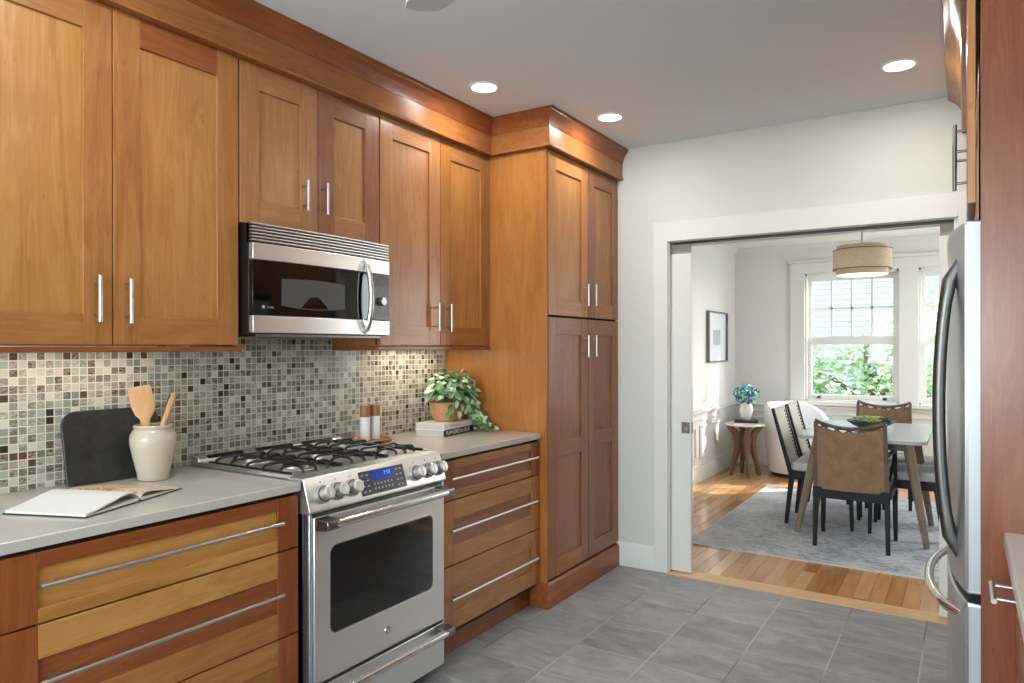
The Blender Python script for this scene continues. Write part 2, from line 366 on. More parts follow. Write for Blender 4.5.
ORG = {}
def tag(o, label=None, cat=None, group=None, kind=None):
    if label: o['label'] = label
    if cat: o['category'] = cat
    if group: o['group'] = group
    if kind: o['kind'] = kind
    return o
def thing(name, label, cat, loc=(0, 0, 0), group=None, kind=None):
    o = bpy.data.objects.new(name, None); COL.objects.link(o); o.location = loc; o.empty_display_size = .05
    ORG[o.name] = Vector(loc); return tag(o, label, cat, group, kind)
def build(name, mb, mats, parent=None, bevel=0, seg=2, smooth=True, loc=None, label=None):
    if not isinstance(mats, (list, tuple)): mats = [mats]
    org = ORG[parent.name] if parent is not None else Vector(loc or (0, 0, 0))
    me = bpy.data.meshes.new(name)
    me.from_pydata([(p[0]-org.x, p[1]-org.y, p[2]-org.z) for p in mb.v], [], mb.f)
    for mt in mats: me.materials.append(M[mt] if isinstance(mt, str) else mt)
    me.polygons.foreach_set('material_index', mb.mi)
    bm = bmesh.new(); bm.from_mesh(me); bmesh.ops.recalc_face_normals(bm, faces=bm.faces); bm.to_mesh(me); bm.free()
    if smooth:
        me.polygons.foreach_set('use_smooth', [True]*len(me.polygons)); me.set_sharp_from_angle(angle=math.radians(38))
    o = bpy.data.objects.new(name, me); COL.objects.link(o)
    if parent is None: o.location = org
    else: o.parent = parent
    ORG[o.name] = org
    if bevel:
        b = o.modifiers.new('bevel', 'BEVEL'); b.width = bevel; b.segments = seg; b.limit_method = 'ANGLE'; b.angle_limit = math.radians(40)
    if label: o['label'] = label
    return o
def struct(name, mb, mats, label, cat, bevel=0, **kw): return tag(build(name, mb, mats, bevel=bevel, **kw), label, cat, kind='structure')
def text(name, s, size, loc, rot, mat, parent, extrude=.0003, align='CENTER', sx=1.0):
    c = bpy.data.curves.new(name, 'FONT'); c.body = s; c.size = size; c.extrude = extrude; c.align_x = align; c.align_y = 'CENTER'
    c.materials.append(M[mat]); o = bpy.data.objects.new(name, c); COL.objects.link(o); o.parent = parent
    o.location = Vector(loc)-ORG[parent.name]; o.rotation_euler = rot; o.scale = (sx, 1, 1)
    bpy.context.view_layer.update(); me = bpy.data.meshes.new_from_object(o.evaluated_get(bpy.context.evaluated_depsgraph_get())); me.name = name
    q = bpy.data.objects.new(name, me); q.parent = parent; q.location = o.location; q.rotation_euler = rot; q.scale = (sx, 1, 1)
    if not me.materials: me.materials.append(M[mat])
    bpy.data.objects.remove(o); COL.objects.link(q); q.name = name; ORG[q.name] = ORG[parent.name]; return q
def rrect(x0, x1, z0, z1, r, n=5):
    out = []
    for cx, cz, a0 in ((x1-r, z0+r, -90), (x1-r, z1-r, 0), (x0+r, z1-r, 90), (x0+r, z0+r, 180)):
        for k in range(n+1):
            a = math.radians(a0+90*k/n); out.append((cx+r*math.cos(a), cz+r*math.sin(a)))
    return out
def copy_tree(o, parent=None):
    c = o.copy(); COL.objects.link(c); c.parent = parent; ORG[c.name] = Vector((0, 0, 0))
    for ch in list(o.children): copy_tree(ch, c)
    return c

# ------------------------------------------------------------------ room shell
YF, YD = 4.285, 4.425            # kitchen face and dining face of the wall between the rooms
ZC, ZD = 2.714, 2.62
struct('floor', MB().box(0, 3.4, -3.3, 4.26, -.08, 0), 'slate', 'grey slate tile kitchen floor', 'floor')
struct('floor_dining', MB().box(.1, 4.1, 4.40, 8.95, -.08, 0), 'oak', 'honey oak strip floor of the dining room', 'floor')
struct('trim_1', MB().box(1.045, 2.6, 4.255, 4.40, -.06, .004), 'oakstrip', 'pale wood threshold between tile and oak floor', 'threshold', bevel=.003)
struct('ceiling', MB().box(-.12, 3.4, -3.3, YD, ZC, ZC+.1), 'ceil', 'flat white kitchen ceiling', 'ceiling')
struct('ceiling_dining', MB().box(.1, 4.1, YD, 8.95, ZD, ZD+.1), 'ceil_d', 'white dining room ceiling', 'ceiling')
struct('wall_left', MB().box(-.12, 0, -3.3, YD, 0, ZC), 'wall', 'kitchen wall behind the cabinets', 'wall')
struct('wall_right', MB().box(3.35, 3.47, -3.3, YD, 0, ZC), 'wall', 'kitchen wall behind the refrigerator', 'wall')
XO0, XO1, ZO = 1.044, 2.59, 2.089
struct('wall_back', MB().box(0, XO0, YF, YD, 0, ZC).box(XO1, 3.35, YF, YD, 0, ZC).box(XO0, XO1, YF, YD, ZO, ZC), 'wall', 'white kitchen wall with the wide doorway', 'wall')
# wall behind the camera with a wide opening added for the kitchen fill light
struct('wall_front', MB().box(0, .45, -3.3, -3.18, 0, ZC).box(3.05, 3.35, -3.3, -3.18, 0, ZC).box(.45, 3.05, -3.3, -3.18, 0, .75).box(.45, 3.05, -3.3, -3.18, 2.35, ZC), 'wall', 'kitchen wall behind the viewer', 'wall')
struct('wall_backsplash', MB().box(0, .007, .72, 3.347, .956, 1.48), 'mosaic', 'mosaic backsplash of small glass squares', 'backsplash')
# dining walls
struct('wall_dining_left', MB().box(.1, .24, YD, 8.95, 0, ZD), 'wall_d', 'dining room wall with the framed print', 'wall')
WX = ((1.047, 2.012), (2.20, 3.165)); WZ0, WZ1 = .80, 2.28
w = MB().box(.24, WX[0][0], 8.8, 8.95, 0, ZD).box(WX[0][1], WX[1][0], 8.8, 8.95, 0, ZD).box(WX[1][1], 4.1, 8.8, 8.95, 0, ZD)
for a, b in WX: w.box(a, b, 8.8, 8.95, 0, WZ0).box(a, b, 8.8, 8.95, WZ1, ZD)
struct('wall_dining_back', w, 'wall_d', 'dining room wall with the double hung windows', 'wall')
struct('wall_dining_right', MB().box(3.97, 4.1, YD, 6.3, 0, ZD).box(3.97, 4.1, 8.1, 8.8, 0, ZD).box(3.97, 4.1, 6.3, 8.1, 0, .75).box(3.97, 4.1, 6.3, 8.1, 2.35, ZD), 'wall_d', 'dining room wall on the right', 'wall')  # opening added out of view for the side fill lamp
struct('wall_dining_front', MB().box(3.35, 4.1, YF+.02, YD, 0, ZD), 'wall_d', 'short dining wall beside the doorway', 'wall')

# doorway casing, baseboard
cz0, cz1 = ZO, 2.212
struct('trim_2', MB().box(.951, XO0, YF-.018, YF, 0, cz1).box(XO1, 2.64, YF-.018, YF, 0, cz1).box(XO0, XO1, YF-.018, YF, cz0, cz1)
       .box(.951, XO0, YD, YD+.018, 0, cz1).box(XO1, 2.7, YD, YD+.018, 0, cz1).box(XO0, XO1, YD, YD+.018, cz0, cz1)
       .box(XO0-.001, XO0+.006, YF, 4.312, 0, ZO).box(XO0-.001, XO0+.02, 4.372, YD, 0, ZO).box(XO1-.02, XO1, YF, YD, 0, ZO)
       .box(XO0, XO1, YF, 4.318, ZO-.004, ZO).box(XO0, XO1, 4.366, YD, ZO-.02, ZO), 'trim', 'white painted casing around the wide doorway', 'door casing', bevel=.002)
struct('trim_3', MB().box(XO0+.02, XO1, 4.32, 4.364, ZO-.014, ZO-.002), 'black', 'dark pocket door track in the doorway head', 'door track')
d = thing('door_1', 'white pocket door edge with square latch showing at doorway left', 'pocket door', (XO0, 4.342, .01), kind='structure')
db = MB().box(.96, 1.176, 4.326, 4.36, .012, 2.012)
build('slab', db, 'trim', d, .002)
lt = build('latch', MB().box(1.115, 1.168, 4.3235, 4.327, .885, .955).box(1.168, 1.1775, 4.33, 4.356, .885, .955), 'darksteel', d, .001, label='square dark metal flush latch')
build('latch_cup', MB().box(1.128, 1.156, 4.3225, 4.3245, .90, .925, 0), 'chrome', lt, .001)
build('hanger_guide', MB().box(.96, 1.17, 4.334, 4.352, 2.013, 2.074), 'guide', d)
d2_ = thing('door_2', 'white pocket door edge at the right of the doorway', 'pocket door', (XO1, 4.342, .01), kind='structure')
build('slab', MB().box(2.503, 2.70, 4.326, 4.36, .012, 2.005), 'trim', d2_, .002)
build('hanger_guide', MB().box(2.508, 2.70, 4.334, 4.352, 2.006, 2.074), 'guide', d2_)
struct('baseboard_back', MB().prism([(YF, 0), (YF-.016, 0), (YF-.016, .135), (YF-.008, .155), (YF, .155)], 'x', .0, .951), 'trim', 'white baseboard between tall cabinet and doorway', 'baseboard')
def bbprof(s): return [(0, 0), (.018, 0), (.018, .13), (.010, .15), (.010, .165), (0, .17)]
struct('baseboard_dining', MB().sweep(bbprof(0), [(.24, YD+.018), (.24, 8.8), (3.97, 8.8)], 1), 'trim', 'tall white dining room baseboard', 'baseboard')
# wainscot: chair rail, sub rail and applied panel frames
rail = [(0, .70), (.012, .70), (.016, .715), (.03, .725), (.032, .742), (0, .748)]
tr = MB().sweep(rail, [(.24, YD+.018), (.24, 8.8), (3.97, 8.8)], 1).sweep([(0, .635), (.01, .637), (.014, .65), (.01, .663), (0, .665)], [(.24, YD+.018), (.24, 8.8), (3.97, 8.8)], 1)
struct('trim_4', tr, 'trim', 'white chair rail moulding around the dining room', 'chair rail')
tr = MB()
def frame_y(y0, y1, z0, z1, x=.24, w=.03, t=.012):
    tr.box(x, x+t, y0, y1, z0, z0+w).box(x, x+t, y0, y1, z1-w, z1).box(x, x+t, y0, y0+w, z0+w, z1-w).box(x, x+t, y1-w, y1, z0+w, z1-w)
def frame_x(x0, x1, z0, z1, y=8.8, w=.03, t=.012):
    tr.box(x0, x1, y-t, y, z0, z0+w).box(x0, x1, y-t, y, z1-w, z1).box(x0, x0+w, y-t, y, z0+w, z1-w).box(x1-w, x1, y-t, y, z0+w, z1-w)
for a in (4.6, 6.0, 7.4): frame_y(a, a+1.28, .235, .59)
for a in (.36, 1.5, 2.64): frame_x(a, a+1.02, .235, .59)
struct('trim_5', tr, 'trim', 'white wainscot panel frames below the chair rail', 'wainscot', bevel=.004)
struct('trim_6', MB().sweep([(0, ZD), (.05, ZD), (.045, ZD-.012), (.014, ZD-.045), (.008, ZD-.06), (0, ZD-.06)], [(.24, YD), (.24, 8.8), (3.97, 8.8)], 1), 'trim', 'small crown moulding of the dining room', 'crown moulding')
# window casing shared by the windows
wc = MB().box(.885, WX[0][0], 8.772, 8.8, .748, 2.40).box(WX[0][1], WX[1][0], 8.772, 8.8, .748, 2.40).box(WX[1][1], 3.33, 8.772, 8.8, .748, 2.40)
wc.box(.885, 3.33, 8.770, 8.8, WZ1, 2.40).box(.865, 3.35, 8.755, 8.8, 2.40, 2.435).box(.87, 3.345, 8.745, 8.80, .752, .80)
struct('trim_7', wc, 'trim', 'white casing and sill around the dining room windows', 'window casing', bevel=.004)

def dh_window(name, x0, x1, label):
    r = thing(name, label, 'window', ((x0+x1)/2, 8.87, WZ0), kind='structure')
    fr = MB().box(x0, x0+.022, 8.80, 8.95, WZ0, WZ1).box(x1-.022, x1, 8.80, 8.95, WZ0, WZ1).box(x0, x1, 8.80, 8.95, WZ1-.03, WZ1).box(x0, x1, 8.80, 8.95, WZ0-.01, WZ0+.02)
    build('window_frame', fr, 'trim', r, .002)
    a, b = x0+.022, x1-.022; zm = 1.50; st = .042
    us = MB().box(a, a+st, 8.895, 8.93, zm-.03, WZ1-.03).box(b-st, b, 8.895, 8.93, zm-.03, WZ1-.03).box(a+st, b-st, 8.895, 8.93, WZ1-.09, WZ1-.03).box(a+st, b-st, 8.895, 8.93, zm-.03, zm+.05)
    for k in (1, 2, 3):
        xx = a+st+(b-a-2*st)*k/4; us.box(xx-.014, xx+.014, 8.90, 8.925, zm+.05, WZ1-.09)
    us.box(a+st, b-st, 8.90, 8.925, (zm+WZ1-.04)/2-.014, (zm+WZ1-.04)/2+.014)
    u = build('upper_sash', us, 'trim', r, .002); build('pane', MB().box(a+st, b-st, 8.911, 8.914, zm+.05, WZ1-.09), 'glass', u)
    ls = MB().box(a, a+st, 8.85, 8.888, WZ0+.02, zm+.03).box(b-st, b, 8.85, 8.888, WZ0+.02, zm+.03).box(a+st, b-st, 8.85, 8.888, zm-.05, zm+.03).box(a+st, b-st, 8.85, 8.888, WZ0+.02, WZ0+.075)
    l = build('lower_sash', ls, 'trim', r, .002); build('pane', MB().box(a+st, b-st, 8.868, 8.871, WZ0+.075, zm-.05), 'glass', l)
    for xx in (a+.12, b-.12): build('finger_lift', MB().prism([(xx-.022, WZ0+.03), (xx+.022, WZ0+.03), (xx+.015, WZ0+.055), (xx-.015, WZ0+.055)], 'y', 8.838, 8.85), 'black', l)
dh_window('window_1', *WX[0], 'double hung window with gridded upper sash, behind the pendant')
dh_window('window_2', *WX[1], 'double hung window partly hidden by the refrigerator handle')

# ------------------------------------------------------------------ cabinet builder (fronts face +x or -x)
def bar_handle(parent, p0, p1, out, r=.0058, inset=.022, mat='nickel'):
    """bar pull: p0,p1 bar ends; out = vector from door face to bar"""
    p0, p1, out = Vector(p0), Vector(p1), Vector(out); dd = (p1-p0).normalized()
    mb = MB().cyl(p0, p1, r, 12)
    for q in (p0+dd*inset, p1-dd*inset): mb.cyl(q-out, q, r*.75, 10)
    return build('handle', mb, mat, parent)
def shaker(root, name, y0, y1, z0, z1, xf, sgn=1, th=.02, st=.088, rt=.095, rb=.095, mids=(), woods=('mid', 'mid', 'mid', 'gold'), grain='z', rec=.009):
    """frame-and-panel front; woods = stile, top rail, bottom rail, panel"""
    xb = xf-sgn*th
    mats = [M[woods[0]+'z'], M[woods[1]+'y'], M[woods[2]+'y']]
    mb = MB().box(xb, xf, y0, y0+st, z0, z1, 0).box(xb, xf, y1-st, y1, z0, z1, 0).box(xb, xf, y0+st, y1-st, z1-rt, z1, 1).box(xb, xf, y0+st, y1-st, z0, z0+rb, 2)
    for mz in mids: mb.box(xb, xf, y0+st, y1-st, mz-rt/2, mz+rt/2, 1)
    d = build(name, mb, mats, root, .0014)
    build('panel', MB().box(xb+sgn*.002, xf-sgn*rec, y0+st-.004, y1-st+.004, z0+rb-.004, z1-rt+.004), woods[3]+grain, d)
    return d
def bevelface(root, name, mb, mats, b=.0015): return build(name, mb, mats, root, b)

XU, XT, XB = .327, .703, .655
YS = 3.347
G = .0035
def wall_cab(label, y0, y1, z0, doors, woods):
    r = thing('wall_cabinet', label, 'wall cabinet', (0, (y0+y1)/2, z0), 'cherry wall cabinets above the range counter')
    cs = MB().box(.0075, XU-.032, y0+.001, y1-.001, z0, 2.512)
    build('carcass', cs, 'midz', r)
    for (a, b, hy, hz0, hz1, wd) in doors:
        d = shaker(r, 'door', a, b, z0+.002, 2.5115, XU, woods=wd)
        bar_handle(d, (XU+.032, hy, hz0), (XU+.032, hy, hz1), (.032, 0, 0))
    return r
c1 = wall_cab('wall cabinet with two tall doors, nearest at far left', .757, 1.680, 1.434,
         [(.759, 1.213, 1.160, 1.507, 1.652, ('mid', 'mid', 'mid', 'gold')), (1.217, 1.678, 1.257, 1.505, 1.648, ('mid', 'red', 'mid', 'amber'))], 0)
c2 = wall_cab('short two door wall cabinet above the microwave', 1.682, 2.437, 1.896,
         [(1.686, 2.064, 1.986, 1.985, 2.110, ('rose', 'rose', 'rose', 'rose')), (2.068, 2.434, 2.092, 1.985, 2.118, ('brown', 'brown', 'rose', 'rose'))], 0)
c3 = wall_cab('wall cabinet with two tall doors beside the tall cabinet', 2.439, YS-.002, 1.434,
         [(2.442, 2.890, 2.842, 1.512, 1.652, ('rose', 'rose', 'rose', 'rose')), (2.894, YS-.006, 2.944, 1.507, 1.652, ('mid', 'rose', 'mid', 'amber'))], 0)
for r, y0, y1 in ((c1, .757, 1.690), (c3, 2.425, YS-.002)):
    build('light_rail', MB().box(XU-.022, XU+.006, y0, y1, 1.412, 1.430).box(.02, XU-.022, y1-.012 if r is c1 else y0, y1 if r is c1 else y0+.012, 1.412, 1.434), 'redy', r, .003)

# crown moulding and frieze along the whole left run
pth = [(XU, .75), (XU, YS), (XT, YS), (XT, YF-.001)]
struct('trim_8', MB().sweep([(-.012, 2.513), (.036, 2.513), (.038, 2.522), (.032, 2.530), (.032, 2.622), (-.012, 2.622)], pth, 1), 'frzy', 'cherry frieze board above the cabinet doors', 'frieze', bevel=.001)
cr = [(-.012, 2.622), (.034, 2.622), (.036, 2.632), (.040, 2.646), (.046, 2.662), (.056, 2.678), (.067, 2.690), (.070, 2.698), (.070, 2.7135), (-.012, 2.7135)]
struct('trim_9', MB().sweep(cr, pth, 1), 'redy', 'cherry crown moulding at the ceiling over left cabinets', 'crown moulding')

# tall pantry cabinet
r = thing('tall_cabinet', 'tall four door cherry pantry cabinet by the doorway', 'tall cabinet', (.35, (YS+YF)/2, 0))
build('carcass', MB().box(.01, XT-.021, YS+.016, YF-.002, .12, 2.512), 'gapblk', r)
build('side_panel', MB().box(.0075, XT-.006, YS, YS+.015, .0, 2.512), 'sidez', r, .001)
ws = ('mid', 'amber', 'mid', 'amber'); wl_ = ('brown', 'brown', 'mid', 'brown')
for nm, a, b, z0, z1, mids, hy, h0, h1, wd in (('door', 3.364, 3.842, 1.604, 2.508, (), 3.70, 1.672, 1.802, ws), ('door', 3.848, 4.276, 1.604, 2.508, (), 3.835+.055, 1.677, 1.806, ('brown', 'brown', 'mid', 'mid')),
                                               ('door', 3.364, 3.842, .152, 1.592, (.85,), 3.70, 1.366, 1.498, ('brown', 'brown', 'mid', 'brown')), ('door', 3.848, 4.276, .152, 1.592, (.87,), 3.89, 1.37, 1.498, ('brown', 'brown', 'brown', 'brown'))):
    d = shaker(r, nm, a, b, z0, z1, XT, mids=mids, woods=wd, st=.086)
    hy2 = 3.79 if hy == 3.70 else 3.895
    bar_handle(d, (XT+.03, hy2, h0), (XT+.03, hy2, h1), (.03, 0, 0))
bm_ = [(-.02, 0), (.012, 0), (.012, .118), (.006, .132), (.001, .14), (-.02, .14)]
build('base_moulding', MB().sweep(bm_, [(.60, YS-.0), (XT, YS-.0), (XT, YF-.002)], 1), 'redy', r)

# base cabinets with three drawers
def base_cab(label, y0, y1, wds, hs):
    r = thing('base_cabinet', label, 'base cabinet', (.3, (y0+y1)/2, 0), 'cherry drawer cabinets beside the range')
    build('carcass', MB().box(.01, XB-.021, y0, y1, .115, .924), 'gapblk', r)
    build('side_panel', MB().box(.01, XB-.022, y0-.0, y0+.004, .115, .919), 'redz', r); build('side_panel', MB().box(.01, XB-.022, y1-.004, y1, .115, .919), 'redz', r)
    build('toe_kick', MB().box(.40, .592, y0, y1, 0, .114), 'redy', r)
    for (z0, z1, rt, rb), wd, (ha, hb, hz) in zip(((.733, .912, .040, .036), (.437, .727, .085, .085), (.140, .431, .085, .085)), wds, hs):
        d = shaker(r, 'drawer', y0+.003, y1-.003, z0, z1, XB, st=.086, rt=rt, rb=rb, woods=wd, grain='y')
        bar_handle(d, (XB+.035, ha, hz), (XB+.035, hb, hz), (.035, 0, 0), r=.006, inset=.05)
    return r
base_cab('three drawer cherry base cabinet left of the range', .765, 1.680,
         [('red', 'red', 'gold', 'gold'), ('red', 'gold', 'mid', 'red'), ('red', 'mid', 'mid', 'mid')],
         [(.845, 1.588, .834), (.845, 1.588, .593), (.845, 1.588, .29)])
base_cab('three drawer cherry base cabinet between range and tall cabinet', 2.482, 3.345,
         [('red', 'mid', 'mid', 'brown'), ('mid', 'mid', 'mid', 'brown'), ('mid', 'mid', 'mid', 'mid')],
         [(2.512, 3.272, .836), (2.512, 3.262, .602), (2.512, 3.268, .294)])

# countertops
tag(build('countertop', MB().box(.0075, .668, .735, 1.680, .926, .956), 'quartz', None, .003, loc=(.33, 1.2, .921)), 'grey quartz countertop slab under the open cookbook', 'countertop')
tag(build('countertop', MB().box(.0075, .668, 2.464, YS-.001, .926, .956), 'quartz', None, .003, loc=(.33, 2.9, .921)), 'grey quartz countertop slab under the potted plant', 'countertop')

# ------------------------------------------------------------------ range
R0, R1 = 1.692, 2.458; RM = (R0+R1)/2
r = thing('gas_range', 'stainless gas range with six knobs between the base cabinets', 'range', (.35, RM, 0))
build('body', MB().box(.02, .655, R0+.006, R1-.006, .04, .93), 'darksteel', r, .002)
for a, b in ((R0+.004, R0+.016), (R1-.016, R1-.004)): build('side_trim', MB().box(.655, .690, a, b, .045, .84), 'steelz', r, .002)
for fy in (R0+.05, R1-.05): build('foot', MB().cyl((.60, fy, 0), (.60, fy, .045), .018, 12), 'black', r)
ct = MB().box(.02, .6005, R0-.004, R1+.002, .945, .966).box(.02, .60, R0-.004, R0+.012, .966, .972).box(.02, .60, R1-.014, R1+.002, .966, .972)
build('cooktop', ct, 'steel', r, .003)
bt = build('back_trim', MB().prism([(.012, .966), (.062, .966), (.056, .984), (.042, .992), (.012, .992)], 'y', R0, R1), 'steel', r, .004)
for a, b in ((1.735, 1.90), (1.965, 2.16), (2.215, 2.40)): build('vent_slot', MB().prism([(.050, .985), (.0585, .981), (.0575, .987), (.046, .9935)], 'y', a, b), 'black', bt)
# burners
for bx, by, br in ((.46, 1.835, .048), (.20, 1.835, .038), (.33, RM, .052), (.46, 2.335, .042), (.20, 2.335, .036)):
    b = build('burner', MB().lathe([(br+.028, .966), (br+.026, .969), (br+.004, .970), (br, .982), (br*.6, .983)], bx, by, 28), 'satin', r)
    build('burner_cap', MB().lathe([(br*.92, .982), (br*.95, .988), (br*.8, .992), (.004, .993)], bx, by, 28), 'iron', b)
# grates
def grate(y0, y1, spans):
    mb = MB(); zt = .990; e = .022
    for x in spans:
        pts = [(x, y0, .970), (x, y0+.003, .980), (x, y0+.012, .987), (x, y0+.03, zt)]+[(x, y0+.03+(y1-y0-.06)*k/4, zt) for k in range(1, 4)]+[(x, y1-.03, zt), (x, y1-.012, .987), (x, y1-.003, .980), (x, y1, .970)]
        mb.tube(pts, .0052, 8)
    for y in (y0+.004, y1-.004): mb.tube([(.10, y, .972), (.578, y, .972)], .0055, 8)
    for y in (y0+(y1-y0)*.5,):
        mb.tube([(.10, y, .970), (.105, y, .982), (.12, y, zt-.001), (.35, y, zt-.001), (.55, y, zt-.001), (.572, y, .982), (.578, y, .968)], .0065, 8)
    mb.tube([(.578, y0+.06, .968), (.572, y0+.06, .982), (.55, y0+.06, zt), (.47, y0+.06, zt)], .0055, 8)
    mb.tube([(.578, y1-.06, .968), (.572, y1-.06, .982), (.55, y1-.06, zt), (.47, y1-.06, zt)], .0055, 8)
    build('grate', mb, 'iron', r)
for a, b in ((1.708, 1.948), (1.954, 2.206), (2.212, 2.446)): grate(a, b, (.14, .235, .33, .425, .52))
# control panel (leaning front)
pf = [(.60, .842), (.692, .842), (.704, .848), (.704, .856), (.672, .958), (.664, .966), (.60, .966)]
cp = build('control_panel', MB().prism(pf, 'y', R0-.006, R1-.008), 'steel', r, .002)
pn = Vector((.102, 0, .032)).normalized(); pu = Vector((-.032, 0, .102)).normalized()
def onpanel(y, z, d=0):
    f = (z-.856)/.102; return Vector((.704-.032*f, y, z))+pn*d
for ky in (1.758, 1.828, 1.900, 2.262, 2.338, 2.408):
    z = .903; c0 = onpanel(ky, z, 0)
    k = build('knob', MB().tube([c0, c0+pn*.010, c0+pn*.012], [.033, .033, .030], 28).tube([c0+pn*.012, c0+pn*.040, c0+pn*.044], [.0265, .0245, .020], 28), 'satin', r)
    build('knob_ring', MB().tube([c0+pn*.0115, c0+pn*.0135], [.0290, .0290], 28), 'black', k)
    build('grip', MB().bar(c0+pn*.0455-pu*.017, c0+pn*.0455+pu*.017, .006, .006, .006, .006), 'satin', k)
    q = onpanel(ky, .945, .0002)
    build('knob_mark', MB().tube([q, q+pn*.0006], [.003, .003], 10), 'black', cp)
dy0, dy1 = 1.945, 2.195
def pquad(y0, y1, z0, z1, d0, d1): 
    return MB().loft([[onpanel(y0, z0, d), onpanel(y1, z0, d), onpanel(y1, z1, d), onpanel(y0, z1, d)] for d in (d0, d1)])
dp = build('display_panel', pquad(dy0, dy1, .862, .950, -.002, .003), 'panelgrey', r, .001)
build('display', pquad(2.008, 2.13, .912, .945, .003, .0036), 'blue', dp)
rotp = Matrix((((0), pu.x, pn.x), (1, pu.y, pn.y), (0, pu.z, pn.z))).to_euler()
text('clock_digits', '7:10', .022, onpanel(2.095, .931, .004), rotp, 'digits', dp)
kb = MB()
for k in range(6):
    for zz in (.880, .897):
        y = 2.018+k*.019; q = pquad(y-.004, y+.004, zz-.004, zz+.004, .003, .0034); kb.add(q.v, q.f)
for y in (1.961, 1.985, 2.150, 2.172):
    for zz in (.875, .895, .915, .935):
        q = pquad(y-.006, y+.006, zz-.003, zz+.003, .003, .0034); kb.add(q.v, q.f)
build('keypad', kb, 'keys', dp)
# oven door
od = build('oven_door', MB().box(.657, .700, R0+.018, R1-.018, .240, .828), 'steel', r, .003)
build('window', MB().prism(rrect(1.784, 2.362, .398, .712, .028), 'x', .699, .7012), 'ovenglass', od)
def rim(y0, y1, z0, z1, rr, w, xx):
    o = rrect(y0-w, y1+w, z0-w, z1+w, rr+w); i = rrect(y0, y1, z0, z1, rr); n = len(o)
    return MB().add([(xx, *p) for p in o]+[(xx+.0012, *p) for p in o]+[(xx+.0012, *p) for p in i]+[(xx, *p) for p in i],
                    [(k+a*n, (k+1) % n+a*n, (k+1) % n+((a+1) % 4)*n, k+((a+1) % 4)*n) for a in range(4) for k in range(n)])
build('window_rim', rim(1.784, 2.362, .398, .712, .028, .004, .6995), 'chrome', od)
def pro_handle(parent, z, y0, y1, xf, xo):
    mb = MB().tube([(xo, y0+.016, z), (xo, y1-.016, z)], .0165, 18)
    h = build('handle', mb, 'chrome', parent)
    for y, s_ in ((y0, 1), (y1, -1)):
        b = MB().prism([(xf-.002, z-.024), (xf+.012, z-.024), (xo+.012, z-.016), (xo+.016, z), (xo+.012, z+.016), (xf+.012, z+.020), (xf-.002, z+.020)], 'y', y-.030, y+.030)
        build('bracket', b, 'darksteel', h, .003)
pro_handle(od, .806, 1.742, 2.405, .700, .752)
bd = build('badge', MB().tube([(.7, 2.082, .313), (.7025, 2.082, .313)], [.017, .016], 24), 'chrome', od)
build('badge_mark', MB().tube([(.7025, 2.082+.010*math.cos(a), .313+.010*math.sin(a)) for a in [k*.5 for k in range(10)]], .002, 6), plain('copper_tone', '#8a5a48', .4, .6), bd)
dr = build('warming_drawer', MB().box(.657, .700, R0+.018, R1-.018, .045, .226), 'steel', r, .003)
pro_handle(dr, .205, 1.742, 2.405, .700, .752)

# ------------------------------------------------------------------ microwave
A, B = 1.690, 2.428; YM = (A+B)/2
r = thing('microwave', 'stainless over the range microwave with bowed handle', 'microwave', (.2, YM, 1.475))
build('body', MB().box(.008, .372, A, B, 1.478, 1.893), 'black', r, .002)
def xbow(y, b=.014): return .396+b*(1-((y-YM)/(.5*(B-A)))**2)
def bowpanel(y0, y1, z0, z1, th=.024, dx=0, n=14):
    f = [(xbow(y0+(y1-y0)*k/n)+dx, y0+(y1-y0)*k/n) for k in range(n+1)]
    bk = [(x-th, y) for x, y in reversed(f)]
    return MB().prism(f+bk, 'z', z0, z1)
vg = MB(); 
build('vent_back', MB().box(.36, .378, A, B, 1.820, 1.893), 'black', r)
for k in range(6): 
    z = 1.826+k*.0122; q = bowpanel(A, B, z, z+.0056, .022, -.004); vg.add(q.v, q.f)
build('vent_grille', vg, 'steel', r)
build('upper_band', bowpanel(A, B, 1.756, 1.818), 'steel', r, .002)
lb = build('lower_band', bowpanel(A, B, 1.482, 1.546), 'steel', r, .002)
for y in (2.335, 2.368, 2.402): build('button', MB().cyl((xbow(y)-.002, y, 1.522), (xbow(y)+.0012, y, 1.522), .0035, 10), 'black', lb)
dr = build('door', bowpanel(A, 2.303, 1.549, 1.753, .022, -.002), 'blackglass', r, .001)
nw = 12; wy0, wy1 = 1.815, 2.140
f = MB()
top = [(wy0+(wy1-wy0)*k/nw) for k in range(nw+1)]
ol = [(y, 1.690+.006*(1-((y-(wy0+wy1)/2)/.163)**2)) for y in top]+[(y, 1.588-.012*(1-((y-(wy0+wy1)/2)/.163)**2)) for y in reversed(top)]
f.loft([[(xbow(y)-.0025+d, y, z) for y, z in ol] for d in (0, .0012)])
build('window', f, 'screen', dr)
text('brand_text', 'Profile', .012, (xbow(1.765)-.001, 1.765, 1.578), (pi/2, 0, pi/2), 'keys', dr)
build('brand_mark', MB().cyl((xbow(1.735)-.003, 1.735, 1.579), (xbow(1.735)-.0008, 1.735, 1.579), .0065, 14), 'keys', dr)
cpn = build('control_panel', bowpanel(2.306, B, 1.549, 1.753, .022, -.002), 'panelgrey', r, .001)
build('display', MB().box(.388, xbow(2.37)+.0002, 2.338, 2.398, 1.705, 1.742), 'olive', cpn)
kn = build('knob', MB().tube([(xbow(2.37)-.004, 2.37, 1.632), (xbow(2.37)+.016, 2.37, 1.632), (xbow(2.37)+.019, 2.37, 1.632)], [.0195, .0185, .015], 24), 'nickel', cpn)
bt = MB()
